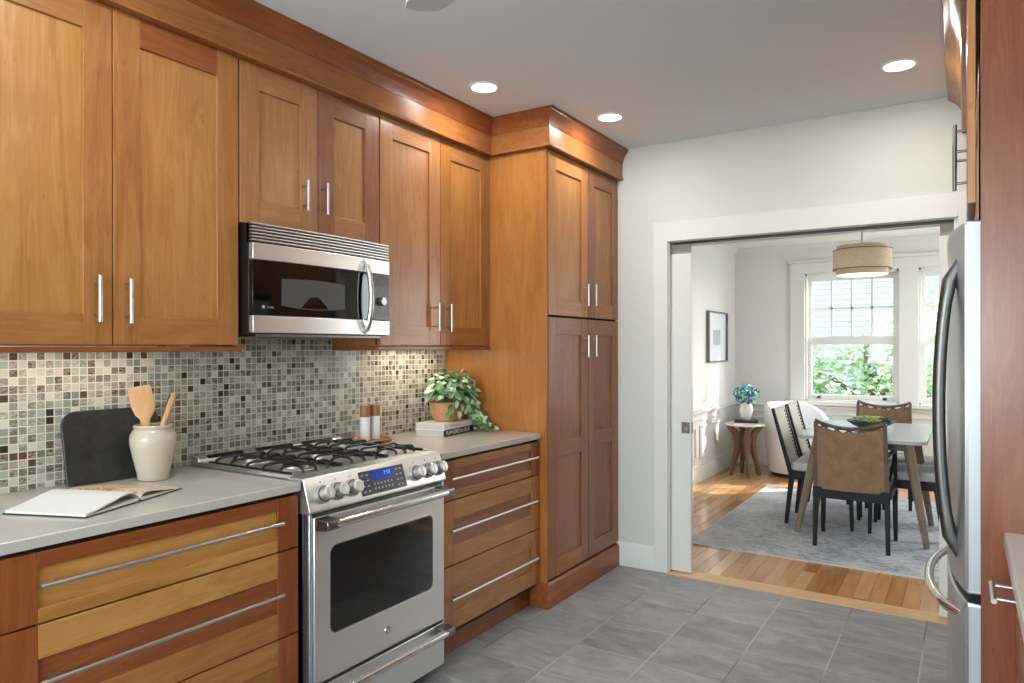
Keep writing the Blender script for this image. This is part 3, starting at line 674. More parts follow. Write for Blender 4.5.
for y, z in ((2.345, 1.69), (2.385, 1.685), (2.405, 1.655), (2.408, 1.63), (2.405, 1.603), (2.41, 1.572), (2.34, 1.575), (2.365, 1.575)):
    bt.cyl((xbow(y)-.004, y, z), (xbow(y)-.0012, y, z), .004, 8)
build('keypad', bt, 'print_grey', cpn)
hp = [(xbow(2.262)-.004, 2.262, 1.802), (xbow(2.262)+.012, 2.262, 1.786), (xbow(2.262)+.027, 2.264, 1.74), (xbow(2.262)+.034, 2.265, 1.68), (xbow(2.262)+.035, 2.265, 1.64), (xbow(2.262)+.033, 2.264, 1.59), (xbow(2.262)+.024, 2.262, 1.535), (xbow(2.262)+.010, 2.260, 1.503), (xbow(2.262)-.004, 2.258, 1.49)]
build('handle', MB().tube(hp, [.009, .012, .0125, .012, .012, .012, .0125, .012, .008], 12), 'nickel', dr)
build('underside', MB().box(.03, .37, A+.03, B-.03, 1.468, 1.479), 'darksteel', r)

# ------------------------------------------------------------------ things on the left counter
ZT = .956
# slate board leaning on the backsplash
def lean(y, h, d=0):   # a point on the board's face, h up the board
    a = math.radians(11); return (.078-h*math.sin(a)+d*math.cos(a), y, ZT+.001+h*math.cos(a)+d*math.sin(a))
o = rrect(1.178, 1.530, 0, .253, .012); o2 = []
for (y, h) in rrect(1.190, 1.530, 0, .253, .05, 7)[8:24]: o2.append((y, h))
pts = [(1.196, 0), (1.524, 0), (1.530, .006)]+o2+[(1.190, .006)]
mb = MB().loft([[lean(y, h, 0) for y, h in pts], [lean(y, h, .012) for y, h in pts]])
tag(build('cutting_board', mb, 'board', None, .002, loc=(.07, 1.35, ZT)), 'dark slate cutting board leaning on the mosaic tiles', 'cutting board')
# crock with utensils
CX, CY = .178, 1.435
r = thing('utensil_crock', 'cream glazed utensil crock in front of the slate board', 'crock', (CX, CY, ZT))
pr = [(r_*.93, ZT+(z_-ZT)*.97) for r_, z_ in [(.050, ZT+.0005), (.054, ZT+.004), (.058, ZT+.03), (.070, ZT+.08), (.081, ZT+.13), (.083, ZT+.150), (.080, ZT+.168), (.071, ZT+.183), (.066, ZT+.188), (.069, ZT+.193), (.070, ZT+.199), (.067, ZT+.203), (.062, ZT+.201), (.062, ZT+.18), (.074, ZT+.15), (.05, ZT+.02), (.01, ZT+.015)]]
build('body', MB().lathe(pr, CX, CY, 40), 'crock', r)
# utensils: shapes built as flat outlines with thickness, leaning in the crock
def utensil(name, base, tip, outline, th, mat, label, cat, nrm, group=None):
    """outline: list of (along 0..1, half width)"""
    base, tip = Vector(base), Vector(tip); ax = tip-base; n = Vector(nrm).normalized(); t_ = ax.normalized(); n = (n-t_*n.dot(t_)).normalized(); sd = t_.cross(n)
    rings = []
    for u, wd, tk in outline:
        c = base+ax*u; rings.append([c+sd*(math.cos(q)*wd)+n*(math.sin(q)*tk) for q in (2*pi*j/14 for j in range(14))])
    return tag(build(name, MB().loft(rings), mat, None, 0, loc=tuple(base)), label, cat, group)
fl = (.86, -.5, .05)
ug = 'utensils in the cream crock'
utensil('spatula', (.165, 1.455, ZT+.03), (.205, 1.368, 1.292), [(0, .007, .005), (.45, .008, .005), (.60, .012, .005), (.68, .030, .0045), (.78, .037, .004), (.95, .037, .003), (.992, .0355, .0025), (1, .031, .0015)], 0, 'spoonwood', 'broad pale wooden spatula standing in the crock at left', 'spatula', fl, ug)
utensil('wooden_spoon', (.16, 1.42, ZT+.03), (.150, 1.402, 1.290), [(0, .006, .005), (.6, .007, .006), (.74, .02, .007), (.86, .026, .006), (.95, .02, .005), (1, .006, .002)], 0, 'spoonwood', 'wooden spoon half hidden behind the broad spatula', 'spoon', fl, ug)
utensil('wooden_fork', (.185, 1.40, ZT+.03), (.195, 1.505, 1.262), [(0, .006, .005), (.5, .0075, .006), (.9, .010, .0065), (.98, .008, .005), (1, .004, .002)], 0, 'spoonwood', 'round wooden utensil handle leaning right in the crock', 'utensil', fl, ug)
utensil('metal_skewer', (.175, 1.41, ZT+.03), (.165, 1.512, 1.285), [(0, .003, .003), (.6, .003, .003), (1, .002, .002)], 0, 'darksteel', 'thin metal skewer behind the wooden handle in the crock', 'skewer', fl, ug)
# open cookbook
SP = Vector((.497, 1.204, 0)); ea = Vector((-.375, .927, 0)).normalized(); eb = Vector((-.927, -.375, 0)).normalized(); BL = .262
r = thing('open_cookbook', 'open cookbook lying on the counter before the slate board', 'book', (SP.x-.1, SP.y-.05, ZT))
def page(side, hs, thick):
    """side -1 = page nearer the viewer, +1 = far page; hs: list (dist from spine, height)"""
    top = [SP+ea*(side*dd)+Vector((0, 0, ZT+h)) for dd, h in hs]; bot = [SP+ea*(side*dd)+Vector((0, 0, ZT+.004)) for dd, h in reversed(hs)]
    loop = top+bot
    return MB().loft([[p for p in loop], [p+eb*BL for p in loop]])
hl = [(.0, .012), (.010, .026), (.026, .036), (.05, .038), (.085, .033), (.125, .025), (.17, .017), (.205, .012), (.212, .0105)]
hr = [(.0, .012), (.010, .022), (.025, .028), (.05, .028), (.09, .022), (.13, .016), (.165, .011), (.19, .008)]
build('cover', MB().loft([[SP+ea*a+eb*b+Vector((0, 0, ZT+z)) for a, z in ((-.216, .001), (.195, .001), (.195, .0035), (-.216, .0035))] for b in (-.004, BL+.004)]), 'bookblack', r)
def sheet(side, hs, th):
    top = [SP+ea*(side*dd)+Vector((0, 0, ZT+h)) for dd, h in hs]; bot = [SP+ea*(side*dd)+Vector((0, 0, ZT+h-th)) for dd, h in reversed(hs)]
    return MB().loft([[p for p in top+bot], [p+eb*BL for p in top+bot]])
def block(side, a, b, za, zb): return MB().loft([[SP+ea*(side*u)+eb*v+Vector((0, 0, ZT+z)) for u, z in ((a, .004), (b, .004), (b, zb), (a, za))] for v in (0, BL)])
build('left_pages', sheet(-1, hl, .0045), 'paper', r)
build('left_page_block', block(-1, .006, .212, .013, .006), 'pageedge', r)
build('right_pages', sheet(1, hr, .004), 'paper', r)
build('right_page_block', block(1, .006, .190, .012, .005), 'pageedge', r)
pp = [SP+ea*dd+Vector((0, 0, ZT+h+.0006)) for dd, h in hr[1:]]
build('photo_page', MB().loft([[p+eb*.004 for p in pp]+[p+eb*.004-Vector((0, 0, .0004)) for p in reversed(pp)], [p+eb*(BL-.004) for p in pp]+[p+eb*(BL-.004)-Vector((0, 0, .0004)) for p in reversed(pp)]]), 'photo', r)

# ------------------------------------------------------------------ things on the right counter
TX, TY = .130, 2.585
r = thing('wooden_tray', 'small round wooden tray beside the range under the shakers', 'tray', (TX, TY, ZT))
build('dish', MB().lathe([(.088, ZT+.0005), (.100, ZT+.006), (.107, ZT+.018), (.103, ZT+.018), (.094, ZT+.009), (.004, ZT+.008)], TX, TY, 36), 'acacia', r)
for k, (sx, sy, lb) in enumerate(((.112, 2.560, 'left of two white shakers with wooden lids'), (.108, 2.636, 'right of two white shakers with wooden lids'))):
    r = thing('salt_shaker' if k == 0 else 'pepper_shaker', lb, 'shaker', (sx, sy, ZT+.009), 'shakers on the round wooden tray')
    z0 = ZT+.009
    build('body', MB().lathe([(.0235, z0), (.025, z0+.003), (.025, z0+.115), (.0235, z0+.117), (.004, z0+.117)], sx, sy, 28), 'ceramic', r)
    build('lid', MB().lathe([(.0245, z0+.1175), (.025, z0+.119), (.025, z0+.168), (.0235, z0+.172), (.004, z0+.172)], sx, sy, 28), 'acacia', r)
# two books and the plant
def book(name, corner, d1, d2, w, l, z0, z1, cover, label, cat, spine_mat):
    c = Vector(corner); d1 = Vector(d1).normalized(); d2 = Vector(d2).normalized()
    def pt(a, b, z): q = c+d1*a+d2*b; return (q.x, q.y, z)
    def slab(a0, a1, b0, b1, za, zb): return [[pt(a0, b0, z), pt(a1, b0, z), pt(a1, b1, z), pt(a0, b1, z)] for z in (za, zb)]
    r = thing(name, label, cat, pt(w/2, l/2, z0), 'books under the potted plant'); tk = .0025
    build('cover', MB().loft(slab(0, w, 0, l, z0, z0+tk)).loft(slab(0, w, 0, l, z1-tk, z1)), cover, r)
    build('spine', MB().loft(slab(-.002, .004, 0, l, z0, z1)), spine_mat, r)
    build('pages', MB().loft(slab(.004, w-.004, .004, l-.004, z0+tk, z1-tk)), 'pageedge', r)
    return r, pt, d1, d2
d2 = (-.13, .99, 0); d1 = (-.97, -.24, 0)
d1 = (-.99, -.13, 0)
bk, pt, e1, e2 = book('book', (.322, 2.925, 0), d1, d2, .178, .312, ZT+.0005, ZT+.034, 'bookwhite', 'lower book of the pair, black spine with white lettering', 'book', 'bookblack')
rz = math.atan2(.99, -.13)
q = Vector(pt(-.0025, .148, ZT+.017)); text('spine_text', 'FLAVORED in DUK', .030, q, (pi/2, 0, rz), 'print_white', bk, .0002, sx=1.05)
bk, pt, e1, e2 = book('book', (.320, 2.925, 0), d1, d2, .178, .312, ZT+.0345, ZT+.066, 'bookwhite', 'upper cream book directly under the terracotta pot', 'book', 'bookwhite')
q = Vector(pt(-.0025, .12, ZT+.051)); text('spine_text', 'MODERN KITCHEN', .012, q, (pi/2, 0, rz), 'print_grey', bk, .0002)
PX, PY = .20, 3.095; PZ = ZT+.0665
r = thing('potted_plant', 'trailing variegated plant in terracotta pot on two books', 'plant', (PX, PY, PZ))
build('pot', MB().lathe([(.062, PZ), (.068, PZ+.004), (.084, PZ+.05), (.091, PZ+.092), (.091, PZ+.104), (.085, PZ+.104), (.080, PZ+.09), (.004, PZ+.088)], PX, PY, 36), 'terracotta', r)
build('soil', MB().lathe([(.074, PZ+.088), (.04, PZ+.094), (.004, PZ+.095)], PX, PY, 20), 'soil', r)
def leaf(mb, base, d, nrm, L, Wd, mi, cup=.25):
    base = Vector(base); d = Vector(d).normalized(); n = Vector(nrm); n = (n-d*n.dot(d)); n = n.normalized() if n.length > 1e-4 else Vector((0, 0, 1)); s_ = d.cross(n)
    vs = []; us = (0, .18, .42, .68, .88, 1); wd = (.05, .78, 1.0, .78, .40, .02)
    for u, w_ in zip(us, wd):
        c = base+d*(L*u)-n*(L*.28*u*u); 
        for k in (-1, 0, 1): vs.append(c+s_*(k*w_*Wd/2)+n*(abs(k)*cup*w_*Wd*.35))
    fs = []
    for a in range(5):
        for k in (0, 1): fs.append((a*3+k, a*3+k+1, (a+1)*3+k+1, (a+1)*3+k))
    mb.add(vs, fs, mi)
rnd = random.Random(11); lf = MB(); stm = MB()
camv = (Vector((2.616, 0, 1.426))-Vector((PX, PY, PZ))).normalized()
def pick(): return rnd.choices((0, 1, 2), (5, 5, 2))[0]
# crown of leaves
for k in range(290):
    th = rnd.uniform(0, 2*pi); ph = math.acos(rnd.uniform(-.3, 1)); rr = rnd.uniform(.6, 1.0)
    c = Vector((PX+.01+.12*rr*math.sin(ph)*math.cos(th), PY+.04+.145*rr*math.sin(ph)*math.sin(th), PZ+.160+.112*rr*math.cos(ph)))
    if k < 9: c = Vector((PX+rnd.uniform(-.05, .08), PY+rnd.uniform(-.04, .20), PZ+rnd.uniform(.25, .29)))
    c.x = max(c.x, .045); c.y = min(c.y, YS-.06)
    if c.z < PZ+.11 and math.hypot(c.x-PX, c.y-PY) < .095: continue
    out = (c-Vector((PX, PY, PZ+.09))).normalized()
    dr_ = Vector((out.x+rnd.uniform(-.5, .5), out.y+rnd.uniform(-.5, .5), out.z*.3-.35+rnd.uniform(-.4, .3)))
    if c.x < .09: dr_.x = abs(dr_.x)
    if c.y > YS-.11: dr_.y = -abs(dr_.y)*.3
    leaf(lf, c, dr_, out+Vector((.3, -.3, .5)), rnd.uniform(.036, .055), rnd.uniform(.027, .040), pick())
    if k % 4 == 0: stm.tube([(PX+rnd.uniform(-.03, .03), PY+rnd.uniform(-.03, .03), PZ+.092), ((PX+c.x)/2, (PY+c.y)/2, c.z*.5+(PZ+.10)*.5+.02), tuple(c)], .0016, 5)
# leaves hanging over the pot front
for k in range(9):
    a = rnd.uniform(-.9, .5); zz = rnd.uniform(-.0, .07)
    c = Vector((PX+.098*math.cos(a), PY+.098*math.sin(a), PZ+.05+zz)); out = Vector((math.cos(a), math.sin(a), 0))
    leaf(lf, c, out*.4+Vector((rnd.uniform(-.4, .4), rnd.uniform(-.4, .4), -.9)), out+Vector((0, 0, .4)), rnd.uniform(.036, .05), rnd.uniform(.026, .036), pick())
# trailing vines to the right
for vp in ([(.22, 3.12, PZ+.115), (.28, 3.20, PZ+.125), (.315, 3.235, PZ+.05), (.335, 3.25, PZ-.02), (.36, 3.262, ZT+.02), (.40, 3.27, ZT+.014)],
           [(.21, 3.13, PZ+.12), (.25, 3.22, PZ+.11), (.275, 3.255, PZ+.04), (.29, 3.27, PZ-.03), (.31, 3.28, ZT+.015)],
           [(.23, 3.12, PZ+.14), (.275, 3.17, PZ+.12), (.30, 3.205, PZ+.06), (.31, 3.225, PZ+.0)],
           [(.20, 3.14, PZ+.13), (.235, 3.23, PZ+.15), (.27, 3.265, PZ+.10), (.30, 3.27, PZ+.02), (.33, 3.28, ZT+.03)]):
    stm.tube(vp, .0018, 5)
    for i in range(len(vp)-1):
        for k in range(10):
            t_ = (k+rnd.random())/10; c = Vector(vp[i]).lerp(Vector(vp[i+1]), t_)
            dr_ = Vector((rnd.uniform(-.4, 1.0), rnd.uniform(-.9, .25), rnd.uniform(-.8, .35)))
            if c.z < ZT+.04: dr_.z = abs(dr_.z)*.4+.1
            leaf(lf, c, dr_, (.75, -.55, .5), rnd.uniform(.036, .054), rnd.uniform(.026, .038), pick())
build('foliage', lf, ['leaf1', 'leaf2', 'leaf3'], r)
build('stems', stm, 'stem', r)
# outlet on the tall cabinet side
r = thing('wall_outlet', 'small cream outlet plate on the tall cabinet side behind plant', 'outlet', (.2, YS-.003, 1.25))
build('plate', MB().prism(rrect(.150, .222, 1.128, 1.238, .006), 'y', YS-.006, YS-.0005), 'ceramic', r, .001)
build('socket', MB().prism(rrect(.170, .203, 1.141, 1.176, .012), 'y', YS-.0075, YS-.006).prism(rrect(.170, .203, 1.190, 1.225, .012), 'y', YS-.0075, YS-.006), 'paper', r)

# ------------------------------------------------------------------ ceiling lights and fan
cans = [(.614, 2.876, 'recessed ceiling light nearest the cabinet crown inner corner', 11), (.945, 3.632, 'recessed ceiling light above the tall cabinet doors', 11), (2.364, 3.68, 'recessed ceiling light at right near the refrigerator', 11)]
for x, y, lb, pw in cans:
    r = thing('recessed_light', lb, 'ceiling light', (x, y, ZC), 'recessed kitchen ceiling lights')
    build('trim_ring', MB().lathe([(.076, ZC-.0005), (.074, ZC-.005), (.064, ZC-.006), (.062, ZC-.001)], x, y, 36, caps=False), 'white', r)
    build('lens', MB().lathe([(.063, ZC-.003), (.02, ZC-.0045), (.002, ZC-.0046)], x, y, 36), 'lens', r)
    lamp('AREA', 'recessed_lamp', (x, y, ZC-.012), pw*.6, (1, .985, .955), shape='DISK', size=.11)
for x, y in ((.9, 1.0), (2.2, 1.5), (1.0, -.9), (2.3, -.9)):  # extra lights out of view, added to brighten the kitchen
    r = thing('recessed_light', 'recessed ceiling light added out of view to brighten the kitchen', 'ceiling light', (x, y, ZC), 'recessed ceiling lights added out of view as fill')
    build('trim_ring', MB().lathe([(.076, ZC-.0005), (.074, ZC-.005), (.064, ZC-.006), (.062, ZC-.001)], x, y, 24, caps=False), 'white', r)
    build('lens', MB().lathe([(.063, ZC-.003), (.02, ZC-.0045), (.002, ZC-.0046)], x, y, 24), 'lens', r)
    lamp('AREA', 'recessed_lamp', (x, y, ZC-.012), 8, (.97, .98, 1.0), shape='DISK', size=.11)
# fan: one blade tip shows at the top edge
HX, HY, HZ = 1.794, 1.387, 2.45
r = thing('ceiling_fan', 'white ceiling fan with one blade tip showing at top', 'ceiling fan', (HX, HY, ZC))
build('canopy', MB().lathe([(.02, ZC-.06), (.06, ZC-.045), (.07, ZC-.005), (.07, ZC-.0005)], HX, HY, 28), 'white', r)
build('downrod', MB().cyl((HX, HY, HZ+.05), (HX, HY, ZC-.05), .012, 14), 'white', r)
build('motor', MB().lathe([(.03, HZ-.07), (.09, HZ-.055), (.11, HZ-.01), (.10, HZ+.04), (.04, HZ+.06), (.012, HZ+.07)], HX, HY, 32), 'white', r)
a0 = math.atan2(.27, -.56)
for k in range(4):
    a = a0+2*pi*k/4; d_ = Vector((math.cos(a), math.sin(a), 0)); n_ = Vector((-d_.y, d_.x, 0)); ol = []
    for u, w_ in ((.14, .05), (.3, .062), (.5, .07), (.58, .07), (.615, .058), (.63, .035)): ol.append((u, w_))
    lp = [(u, w_) for u, w_ in ol]+[(u, -w_) for u, w_ in reversed(ol)]
    rg = [[Vector((HX, HY, HZ))+d_*u+n_*v_+Vector((0, 0, -v_*.18+h)) for u, v_ in lp] for h in (-.004, .004)]
    b = build('blade', MB().loft(rg), 'fangrey', r, .002)
    build('blade_arm', MB().bar(Vector((HX, HY, HZ))+d_*.09, Vector((HX, HY, HZ))+d_*.2, .03, .03, .01, .01), 'white', b)
# under-cabinet lights
for x, y, l in ((.12, 1.23, .5), (.12, 2.95, .5)):
    tag(build('under_cabinet_light', MB().box(x-.02, x+.02, y-l/2, y+l/2, 1.424, 1.4335), 'white', None, .002, loc=(x, y, 1.43)), 'slim light bar under the %s wall cabinet' % ('left' if y < 2 else 'right'), 'light')
    lamp('AREA', 'under_cabinet_lamp', (x, y, 1.4215), .7 if y < 2 else 1.9, (1, .88, .74), shape='RECTANGLE', size=.03, size_y=l)

# ------------------------------------------------------------------ right side: panel, refrigerator, over-fridge cabinet, near cabinet
FY0, FY1 = 2.212, 3.12
tag(build('cabinet_panel', MB().box(2.651, 3.348, 2.184, 2.206, 0, 2.7), 'darkz', None, .001, loc=(3.0, 2.195, 0)), 'tall cherry end panel beside the refrigerator', 'panel')
r = thing('over_fridge_cabinet', 'cherry cabinet above the refrigerator', 'wall cabinet', (3.0, 2.67, 1.80))
build('carcass', MB().box(2.660, 3.348, 2.208, 3.14, 1.80, 2.512), 'gapblk', r)
for a, b, hy, h0, h1 in ((2.2085, 2.668, 2.60, 1.911, 2.054), (2.672, 3.138, 2.74, 2.012, 2.153)):
    d = shaker(r, 'door', a, b, 1.802, 2.50, 2.622, -1, woods=('mid', 'mid', 'mid', 'amber'), th=.019)
    bar_handle(d, (2.590, hy, h0), (2.590, hy, h1), (-.032, 0, 0), mat='darksteel')
r = thing('tall_cabinet', 'cherry tall cabinet between refrigerator and doorway wall', 'tall cabinet', (3.0, 3.7, 0))
build('carcass', MB().box(2.68, 3.348, 3.142, YF-.001, 0, 2.512), 'redz', r)
d = shaker(r, 'door', 3.15, 4.27, .15, 2.50, 2.66, -1, woods=('mid', 'mid', 'mid', 'amber'))
pr_ = [(2.646, 2.19), (2.622, 2.207), (2.622, YF-.001)]
struct('trim_10', MB().sweep([(-.02, 2.513), (.016, 2.513), (.018, 2.522), (.013, 2.530), (.013, 2.622), (-.02, 2.622)], pr_[1:], -1), 'frzy', 'cherry frieze board over the refrigerator cabinet', 'frieze')
struct('trim_11', MB().sweep([(.078+(o-.07)*1.7 if o > 0 else -.02, z) for o, z in cr], pr_[1:], -1), 'ambery', 'cherry crown moulding over the refrigerator cabinet', 'crown moulding')

r = thing('refrigerator', 'stainless bottom freezer refrigerator seen edge on at right', 'refrigerator', (3.0, 2.67, 0))
build('body', MB().box(2.672, 3.33, FY0+.004, FY1-.004, .06, 1.745), 'fridge_side', r, .003)
build('grille', MB().box(2.68, 3.3, FY0+.01, FY1-.01, 0, .06), 'black', r)
def fr_panel(z0, z1, n=28, sag=.050):
    ys = [FY0+(FY1-FY0)*k/n for k in range(n+1)]; ym = (FY0+FY1)/2; h = (FY1-FY0)/2
    f = [(2.620-sag*(1-abs((y-ym)/h)**2.4), y) for y in ys]
    return f, MB().prism(f+[(2.664, FY1), (2.664, FY0)], 'z', z0, z1)
f, mb = fr_panel(.775, 1.757)
dr = build('door', mb, 'steelz', r, .006, 3)
build('door_edge', MB().box(2.622, 2.6645, FY0-.0015, FY0+.001, .785, 1.748), 'fridge_side', dr)
build('edge_trim', MB().box(2.6165, 2.6250, FY0-.0022, FY0+.001, .786, 1.747), 'darksteel', dr)
build('gasket', MB().box(2.664, 2.673, FY0+.006, FY1-.006, .10, 1.74), 'darksteel', r)
build('hinge_cover', MB().box(2.64, 2.72, FY1-.12, FY1-.02, 1.745, 1.768), 'black', r, .004)
hp = []
for k in range(15):
    u = k/14; z = .842+(1.668-.842)*u; b_ = math.sin(pi*u)**.45
    hp.append((2.607-.052*b_, 2.318, z))
rr = [.010, .019]+[.0165]*11+[.019, .010]
build('handle', MB().tube(hp, rr, 14), 'gunmetal', dr)
f, mb = fr_panel(.075, .752)
fd = build('freezer_drawer', mb, 'steelz', r, .006, 3)
build('door_edge', MB().box(2.622, 2.6645, FY0-.0015, FY0+.001, .085, .742), 'fridge_side', fd)
build('edge_trim', MB().box(2.6165, 2.6250, FY0-.0022, FY0+.001, .086, .741), 'darksteel', fd)
hp = []
for k in range(15):
    u = k/14; y = FY0+.06+(FY1-FY0-.12)*u; b_ = math.sin(pi*u)**.55
    xx = 2.620-.050*(1-abs((y-2.666)/.454)**2.4); hp.append((xx+.004-.055*b_, y, .700))
build('handle', MB().tube(hp, [.010, .014]+[.013]*11+[.014, .010], 12), 'chrome', fd)

r = thing('base_cabinet', 'cherry base cabinet at lower right with short bar pulls', 'base cabinet', (3.0, 1.7, 0))
build('carcass', MB().box(2.745, 3.348, .4, 2.182, .11, .919), 'redz', r)
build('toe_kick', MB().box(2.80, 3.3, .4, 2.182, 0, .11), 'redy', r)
for a, b in ((1.56, 2.178), (.98, 1.556), (.405, .976)):
    d = shaker(r, 'drawer', a, b, .735, .905, 2.722, -1, rt=.036, rb=.036, woods=('red', 'red', 'red', 'brown'), grain='y')
    ya, yb = (1.94, 2.09) if a == 1.56 else ((a+b)/2-.01, (a+b)/2+.14)
    bar_handle(d, (2.672, ya, .848), (2.672, yb, .848), (-.05, 0, 0), r=.0062, inset=.02)
    d = shaker(r, 'door', a, b, .12, .73, 2.722, -1, woods=('red', 'red', 'red', 'brown'))
    bar_handle(d, (2.688, a+.05, .56), (2.688, a+.05, .70), (-.034, 0, 0))
tag(build('countertop', MB().box(2.700, 3.348, .38, 2.183, .921, .956), 'quartz', None, .003, loc=(3.0, 1.3, .921)), 'pale countertop edge at lower right before the cherry panel', 'countertop')

# ------------------------------------------------------------------ dining room
tag(build('area_rug', MB().box(.93, 3.30, 5.015, 7.50, .0005, .010, 0).box(.915, .93, 5.0, 7.515, .0005, .009, 1).box(3.30, 3.315, 5.0, 7.515, .0005, .009, 1).box(.93, 3.30, 5.0, 5.015, .0005, .009, 1).box(.93, 3.30, 7.50, 7.515, .0005, .009, 1), ['rug', 'rug_edge'], None, loc=(2.1, 6.25, 0)), 'distressed grey area rug under the dining table', 'rug')
ZR = .0125
# table
r = thing('dining_table', 'grey topped dining table on splayed wooden legs', 'table', (1.99, 6.1, ZR))
build('tabletop', MB().prism(rrect(1.575, 2.405, 5.47, 6.76, .085, 8), 'z', .760, .785), 'tablegrey', r, .003)
build('apron', MB().box(1.72, 2.26, 5.68, 5.70, .69, .76).box(1.72, 2.26, 6.53, 6.55, .69, .76).box(1.70, 1.72, 5.68, 6.55, .69, .76).box(2.26, 2.28, 5.68, 6.55, .69, .76), 'walnut', r, .002)
for sx in (-1, 1):
    for sy in (-1, 1):
        p1 = Vector((1.965+sx*.43, 6.115+sy*.385, ZR)); p0 = Vector((1.985+sx*.29, 6.115+sy*.40, .76))
        build('leg', MB().tube([p1, p1.lerp(p0, .5), p0], [.020, .030, .038], 14), 'greywood', r)

# woven chairs
def woven_chair(label):
    r = thing('woven_chair', label, 'chair', (0, 0, 0), 'woven back chairs at the table ends')
    # local frame: seat faces +y, origin on floor at centre of seat
    for sx in (-1, 1):
        build('leg', MB().bar((sx*.232, -.215, 0), (sx*.225, -.20, .36), .026, .036), 'blackwood', r, .002)
        build('leg', MB().bar((sx*.245, .225, 0), (sx*.24, .225, .37), .026, .036), 'blackwood', r, .002)
    build('seat_frame', MB().box(-.245, .245, -.225, -.19, .345, .425).box(-.255, .255, .205, .24, .37, .425).box(-.25, -.215, -.19, .205, .37, .425).box(.215, .25, -.19, .205, .37, .425), 'blackwood', r, .003)
    build('seat', MB().prism(rrect(-.235, .235, -.20, .245, .04), 'z', .425, .495), 'greyfab', r, .018, 3)
    # woven back: curved sheet with a dipped top edge
    n = 12; rings = []
    def topz(x): return .905-.045*(1-(x/.222)**2)
    def ypos(x, z): return -.215-.06*(z-.42)/.48-.03*(1-(x/.23)**2)
    def sheet(za, zb, th):
        pts = []
        for k in range(n+1):
            x = -.236+.472*k/n; sc_ = 1-.05*(za-.42)/.48; pts.append(x)
        return pts
    xs = [-.232+.464*k/n for k in range(n+1)]
    def grid(zfun0, zfun1, th, rows=8):
        mb = MB(); rings = []
        for sgn in (0, 1):
            for a in range(rows+1):
                row = []
                for x in xs:
                    z = zfun0(x)+(zfun1(x)-zfun0(x))*a/rows; xx = x*(1-.045*(z-.42)/.48); row.append((xx, ypos(xx, z)+(0 if sgn == 0 else th), z))
                rings.append(row)
        order = rings[:rows+1]+list(reversed(rings[rows+1:]))
        cols = n+1; vs = [p for rw in order for p in rw]; fs = []; R_ = len(order)
        for a in range(R_):
            b = (a+1) % R_
            for k in range(n): fs.append((a*cols+k, a*cols+k+1, b*cols+k+1, b*cols+k))
        for k in (0, n): fs.append(tuple(a*cols+k for a in range(R_)))
        return mb.add(vs, fs)
    bk = build('backrest', grid(lambda x: .41, lambda x: topz(x)-.040, .022), 'rattan', r)
    build('top_rim', grid(lambda x: topz(x)-.022, lambda x: topz(x), .03, 2), 'rattan_rim', bk, .004)
    for sx in (-1, 1):
        st_ = MB()
        for z0, z1 in ((.41, .62), (.62, .89)):
            st_.bar((sx*.226*(1-.045*(z0-.42)/.48), ypos(.226, z0)+.010, z0), (sx*.226*(1-.045*(z1-.42)/.48), ypos(.226, z1)+.010, z1), .026, .024, .034, .034)
        build('side_post', st_, 'rattan_rim', bk, .004)
    sp_ = MB()
    for x0, x1 in ((-.20, -.12), (-.10, -.05), (-.03, .03), (.05, .10), (.12, .20)):
        st2 = x0
        for xa, xb in ((x0, x1), (x1, x0)):
            za, zb = topz(xa)-.043, topz(xb)-.015
            sp_.tube([(xa, ypos(xa, za)+.012, za), (xb, ypos(xb, zb)+.012, zb)], .0055, 6)
    build('lattice', sp_, 'rattan_rim', bk)
    # low open arms with cross bracing
    for sx in (-1, 1):
        a = MB().bar((sx*.240, .222, .42), (sx*.240, .222, .66), .032, .026).bar((sx*.240, .222, .655), (sx*.226, -.235, .675), .022, .022)
        a.bar((sx*.240, .205, .645), (sx*.232, -.19, .445), .016, .016)
        for z in (.447, .47): a.bar((sx*.24, .2, z), (sx*.235, -.21, z), .008, .008)
        build('arm', a, 'blackwood', r, .002)
    return r
ca = woven_chair('woven rattan chair with its back to the viewer, nearest')
cb_ = copy_tree(ca); cb_['label'] = 'woven rattan chair at the far table end, facing the viewer'
ca.location = (1.948, 5.62, ZR); ca.rotation_euler = (0, 0, 0)
cb_.location = (1.978, 7.20, ZR); cb_.rotation_euler = (0, 0, pi)
